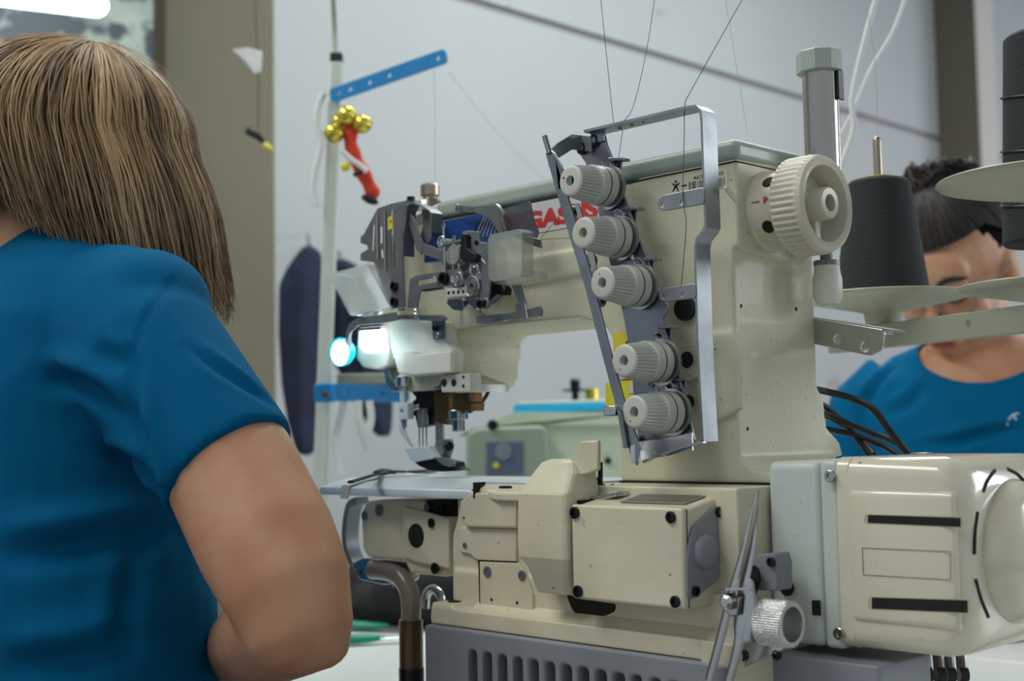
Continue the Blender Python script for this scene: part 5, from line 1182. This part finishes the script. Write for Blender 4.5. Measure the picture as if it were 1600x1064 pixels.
for i in range(5200):
    phi = rng.uniform(-2.75, 2.75); big = math.floor(phi*9)*1.7
    cval = min(1, max(0, rng.gauss(.52, .13)+.20*math.sin(phi*9+1)+.13*math.sin(phi*23)))
    depth_ = rng.random()**1.5
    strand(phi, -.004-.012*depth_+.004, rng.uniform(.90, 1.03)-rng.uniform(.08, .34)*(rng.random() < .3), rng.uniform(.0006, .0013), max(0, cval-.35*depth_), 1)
for i in range(160): strand(rng.uniform(-2.6, 2.6), rng.uniform(.0, .004), rng.uniform(.7, 1.0), .00025, .8, 2)
def hair_obj(name, vs, fs, cols, m, parent):
    me = bpy.data.meshes.new(name); off = ROOT[parent.name]; me.from_pydata([p-off for p in vs], [], fs); me.materials.append(m)
    at = me.attributes.new('lock', 'FLOAT', 'FACE'); at.data.foreach_set('value', cols)
    me.polygons.foreach_set('use_smooth', [True]*len(me.polygons))
    o = bpy.data.objects.new(name, me); COL.objects.link(o); o.parent = parent; ROOT[o.name] = off; return o
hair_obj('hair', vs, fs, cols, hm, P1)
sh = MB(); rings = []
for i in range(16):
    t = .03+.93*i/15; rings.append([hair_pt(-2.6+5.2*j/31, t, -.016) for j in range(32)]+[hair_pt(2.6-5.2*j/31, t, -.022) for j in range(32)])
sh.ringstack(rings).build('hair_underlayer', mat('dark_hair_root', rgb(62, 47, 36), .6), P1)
# her stool
ST = thing('stool', 'dark stool under the person in the foreground', 'stool', (tc.x, tc.y-.02, 0))
MB().lathe((tc.x, tc.y-.02, .345), ZUP, [(0, .17), (.01, .18), (.045, .18), (.055, .17)], 36).build('seat', m_blackcloth, ST)
MB().lathe((tc.x, tc.y-.02, .03), ZUP, [(0, .03), (.315, .03)], 20).build('column', m_gun, ST)
for k in range(4):
    a = k*math.pi/2+.4; MB().tube([V((tc.x, tc.y-.02, .05)), V((tc.x+.24*math.cos(a), tc.y-.02+.24*math.sin(a), .022))], [.02, .016], 10, roundcap=True).build('leg', m_gun, ST)
# ---------------------------------------------------------------- second woman, facing us at the right
D2 = 1.9
h2 = PD(1490, 418, D2)
pit = math.radians(35); F0 = V((.06, -1, 0)).normalized(); R2 = F0.cross(ZUP).normalized(); F2 = F0*math.cos(pit)-ZUP*math.sin(pit); U2 = R2.cross(F2).normalized()
bF = (-FH*.90-RH*.42).normalized(); bR = bF.cross(ZUP).normalized()
t2 = PD(1546, 700, 1.93); t2.z = 0
P2 = thing('person', 'person in blue t-shirt and glasses, dark hair in a bun, head bowed', 'person', (t2.x, t2.y, 0))
def rows2(g): return [(t2+V((0, 0, .46)), .17+g, .13+g), (t2+V((0, 0, .62)), .165+g, .125+g), (t2+V((0, 0, .78)), .155+g, .115+g), (t2+V((0, 0, .94)), .170+g, .120+g), (t2+V((0, 0, 1.02)), .178+g, .112+g), (t2+V((0, 0, 1.08)), .172+g, .095+g), (t2+V((0, 0, 1.118)), .13+g, .075+g), (t2+V((0, 0, 1.14)), .075+g, .055+g)]
mb = MB(); torso(mb, bR, bF, rows2(-.004)); P = head(mb, h2, R2, F2, U2, 1.09)
nb2 = t2+V((0, 0, 1.10))
mb.tube([nb2, (nb2+h2)/2-F0*.01+V((0, 0, -.01)), h2-F2*.02-U2*.04], [.060, .052, .054], 20, roundcap=True)
for s in (-1, 1):
    a = t2+bR*s*.165+V((0, 0, 1.05)); b = t2+bR*s*.215+bF*.04+V((0, 0, .84)); c = t2+bR*s*.07+bF*.20+V((0, 0, .80))
    mb.tube([a, b], [.042, .038], 18, roundcap=True); mb.tube([b, c], [.04, .025], 18, roundcap=True); hand(mb, c, bF-bR*s*.3, -bR*s, V((0, 0, -1)))
    for kk in (0,):
        mb.tube([t2+bR*s*.1+V((0, 0, .5)), t2+bR*s*.12+bF*.36+V((0, 0, .5)), t2+bR*s*.12+bF*.36+V((0, 0, .08))], [.08, .06, .04], 14, roundcap=True)
mb.build('body', m_skin, P2, remesh=.0042, sm=3)
mb = MB(); torso(mb, bR, bF, rows2(.006))
for s in (-1, 1): mb.tube([t2+bR*s*.13+V((0, 0, 1.075)), t2+bR*s*.175+V((0, 0, 1.04)), t2+bR*s*.205+bF*.02+V((0, 0, .92))], [.058, .058, .055], 24)
s2 = mb.build('t_shirt', m_shirt, P2, remesh=.0045, sm=7)
cutout(s2, [(t2+bF*.055+V((0, 0, 1.125)), (bR, bF, ZUP), (.088, .10, .058))])
for px, w_, dp in ((((1440, 696), (1490, 690), (1550, 674), (1599, 672)), .008, .007), (((1350, 640), (1370, 600), (1400, 570)), .010, .006), (((1380, 650), (1420, 630), (1450, 600)), .010, .004)): crease(s2, px, w_, dp)
mk = MB()
for seg_ in (((1574, 664), (1577, 654), (1583, 648), (1592, 646)), ((1583, 648), (1588, 656))):
    P_ = [surf(s2, u, v)[0] for u, v in seg_]
    if None not in P_: mk.tube(P_, .0012, 6)
if mk.v: mk.build('shirt_mark', m_ribbon, P2)
mb = MB(); mb.ell(t2+V((0, 0, .50)), bR*.19, bF*.16, V((0, 0, .12)))
for s in (-1, 1): mb.tube([t2+bR*s*.1+V((0, 0, .5)), t2+bR*s*.12+bF*.36+V((0, 0, .5)), t2+bR*s*.12+bF*.36+V((0, 0, .12))], [.09, .07, .055], 14)
mb.build('trousers', m_trouser, P2, remesh=.008, sm=3)
MB().ell(P(0, .094, -.057), R2*.022, F2*.006, U2*.004, 16, 8).ell(P(0, .093, -.0645), R2*.018, F2*.007, U2*.005, 16, 8).build('lips', m_lip, P2)
for s in (-1, 1):
    mb = MB().tube(catmull([P(s*.014, .088, .022), P(s*.030, .087, .028), P(s*.050, .074, .022)], 5), [.0022, .003, .0034, .0036, .0036, .0036, .0034, .003, .0026, .002, .0015], 8); mb.build('eyebrow', m_trouser, P2)
    MB().tube(catmull([P(s*.018, .083, -.003), P(s*.031, .0865, -.006), P(s*.044, .079, -.003)], 5), .0012, 6).build('eyelashes', m_trouser, P2)
gl = MB()
for s in (-1, 1):
    cc_ = [P(s*.034+.024*math.cos(t)*s, .098-.010*abs(.034+.024*math.cos(t))/.05, -.004+.017*math.sin(t)) for t in [i*math.pi/14 for i in range(29)]]
    gl.tube(cc_, .0013, 6); gl.tube([P(s*.058, .088, .002), P(s*.078, .04, .004), P(s*.080, -.01, .002)], .0014, 6)
gl.tube([P(-.010, .100, 0), P(0, .102, .003), P(.010, .100, 0)], .0012, 6)
G = gl.build('glasses', m_gun, P2)
# hair pulled up: cap of fine locks and a bun
hm2 = hair_mat('dark_brown_hair', rgb(14, 11, 10), rgb(24, 19, 17), rgb(66, 48, 40), .6)
vs, fs, cols = [], [], []
bunc = PD(1472, 288, D2-.01)
crown = P(0, -.02, .110)
def lock2(pts, rad, c):
    n = len(pts); k0 = len(vs)
    for i, p in enumerate(pts):
        tg = (pts[min(i+1, n-1)]-pts[max(0, i-1)]).normalized(); a = tg.cross(p-h2).normalized(); b = a.cross(tg)
        for (x, y) in ((-1.3, 0), (0, .7), (1.3, 0), (0, -.6)): vs.append(p+(a*x+b*y)*rad)
    for i in range(n-1):
        for j in range(4): a = k0+i*4+j; b = k0+i*4+(j+1) % 4; fs.append((a, b, b+4, a+4)); cols.append(c)
for i in range(1800):
    th_ = rng.uniform(0, 2*math.pi)      # around the hairline seen from the crown
    d = V((math.sin(th_), math.cos(th_), 0))
    end_el = .52 if d.y > .3 else (.52-.9*(.3-d.y) if d.y > -.5 else -.35)   # elevation of the hairline
    pts = []
    for k in range(10):
        e = end_el+(math.pi/2-end_el)*k/9; rr = math.cos(e); off = 1.055+.02*math.sin(3*e+i)+rng.uniform(-.006, .006)
        pts.append(P(.075*d.x*rr*off, -.010+.094*d.y*rr*off, .020+.090*math.sin(e)*off))
    lock2(pts, rng.uniform(.0007, .0014), max(0, min(1, rng.gauss(.4, .25))))
for i in range(700):
    ax_ = V((rng.gauss(0, .35), rng.gauss(0, .35), 1)).normalized(); e1 = ax_.orthogonal().normalized(); e2 = ax_.cross(e1); t0_ = rng.uniform(0, 6.28); rr = rng.uniform(.6, 1.05)
    pts = [bunc+(RH*(.052*(e1.x*math.cos(t)+e2.x*math.sin(t)))+FH*(.045*(e1.y*math.cos(t)+e2.y*math.sin(t)))+ZUP*(.032*(e1.z*math.cos(t)+e2.z*math.sin(t))+.018*rng.uniform(-1, 1)))*rr for t in [t0_+2.6*k/8 for k in range(9)]]
    lock2(pts, rng.uniform(.0012, .0024), max(0, min(1, rng.gauss(.45, .28))))
hair_obj('hair', vs, fs, cols, hm2, P2)
u = MB().ell(P(0, -.014, .026), R2*.0735*1.09, F2*.086*1.09, U2*.087*1.09, 28, 18); u.ell(bunc, RH*.048, FH*.04, ZUP*.032); u.build('hair_underlayer', mat('black_hair_root', rgb(16, 12, 11), .95, spec=.1), P2)
ST2 = thing('stool', 'stool under the person at the right', 'stool', (t2.x, t2.y, 0))
MB().lathe(t2+V((0, 0, .32)), ZUP, [(0, .17), (.01, .18), (.045, .18), (.055, .17)], 36).build('seat', m_blackcloth, ST2)
MB().lathe(t2+V((0, 0, .0)), ZUP, [(0, .16), (.02, .15), (.03, .03), (.32, .03)], 24).build('column', m_gun, ST2)
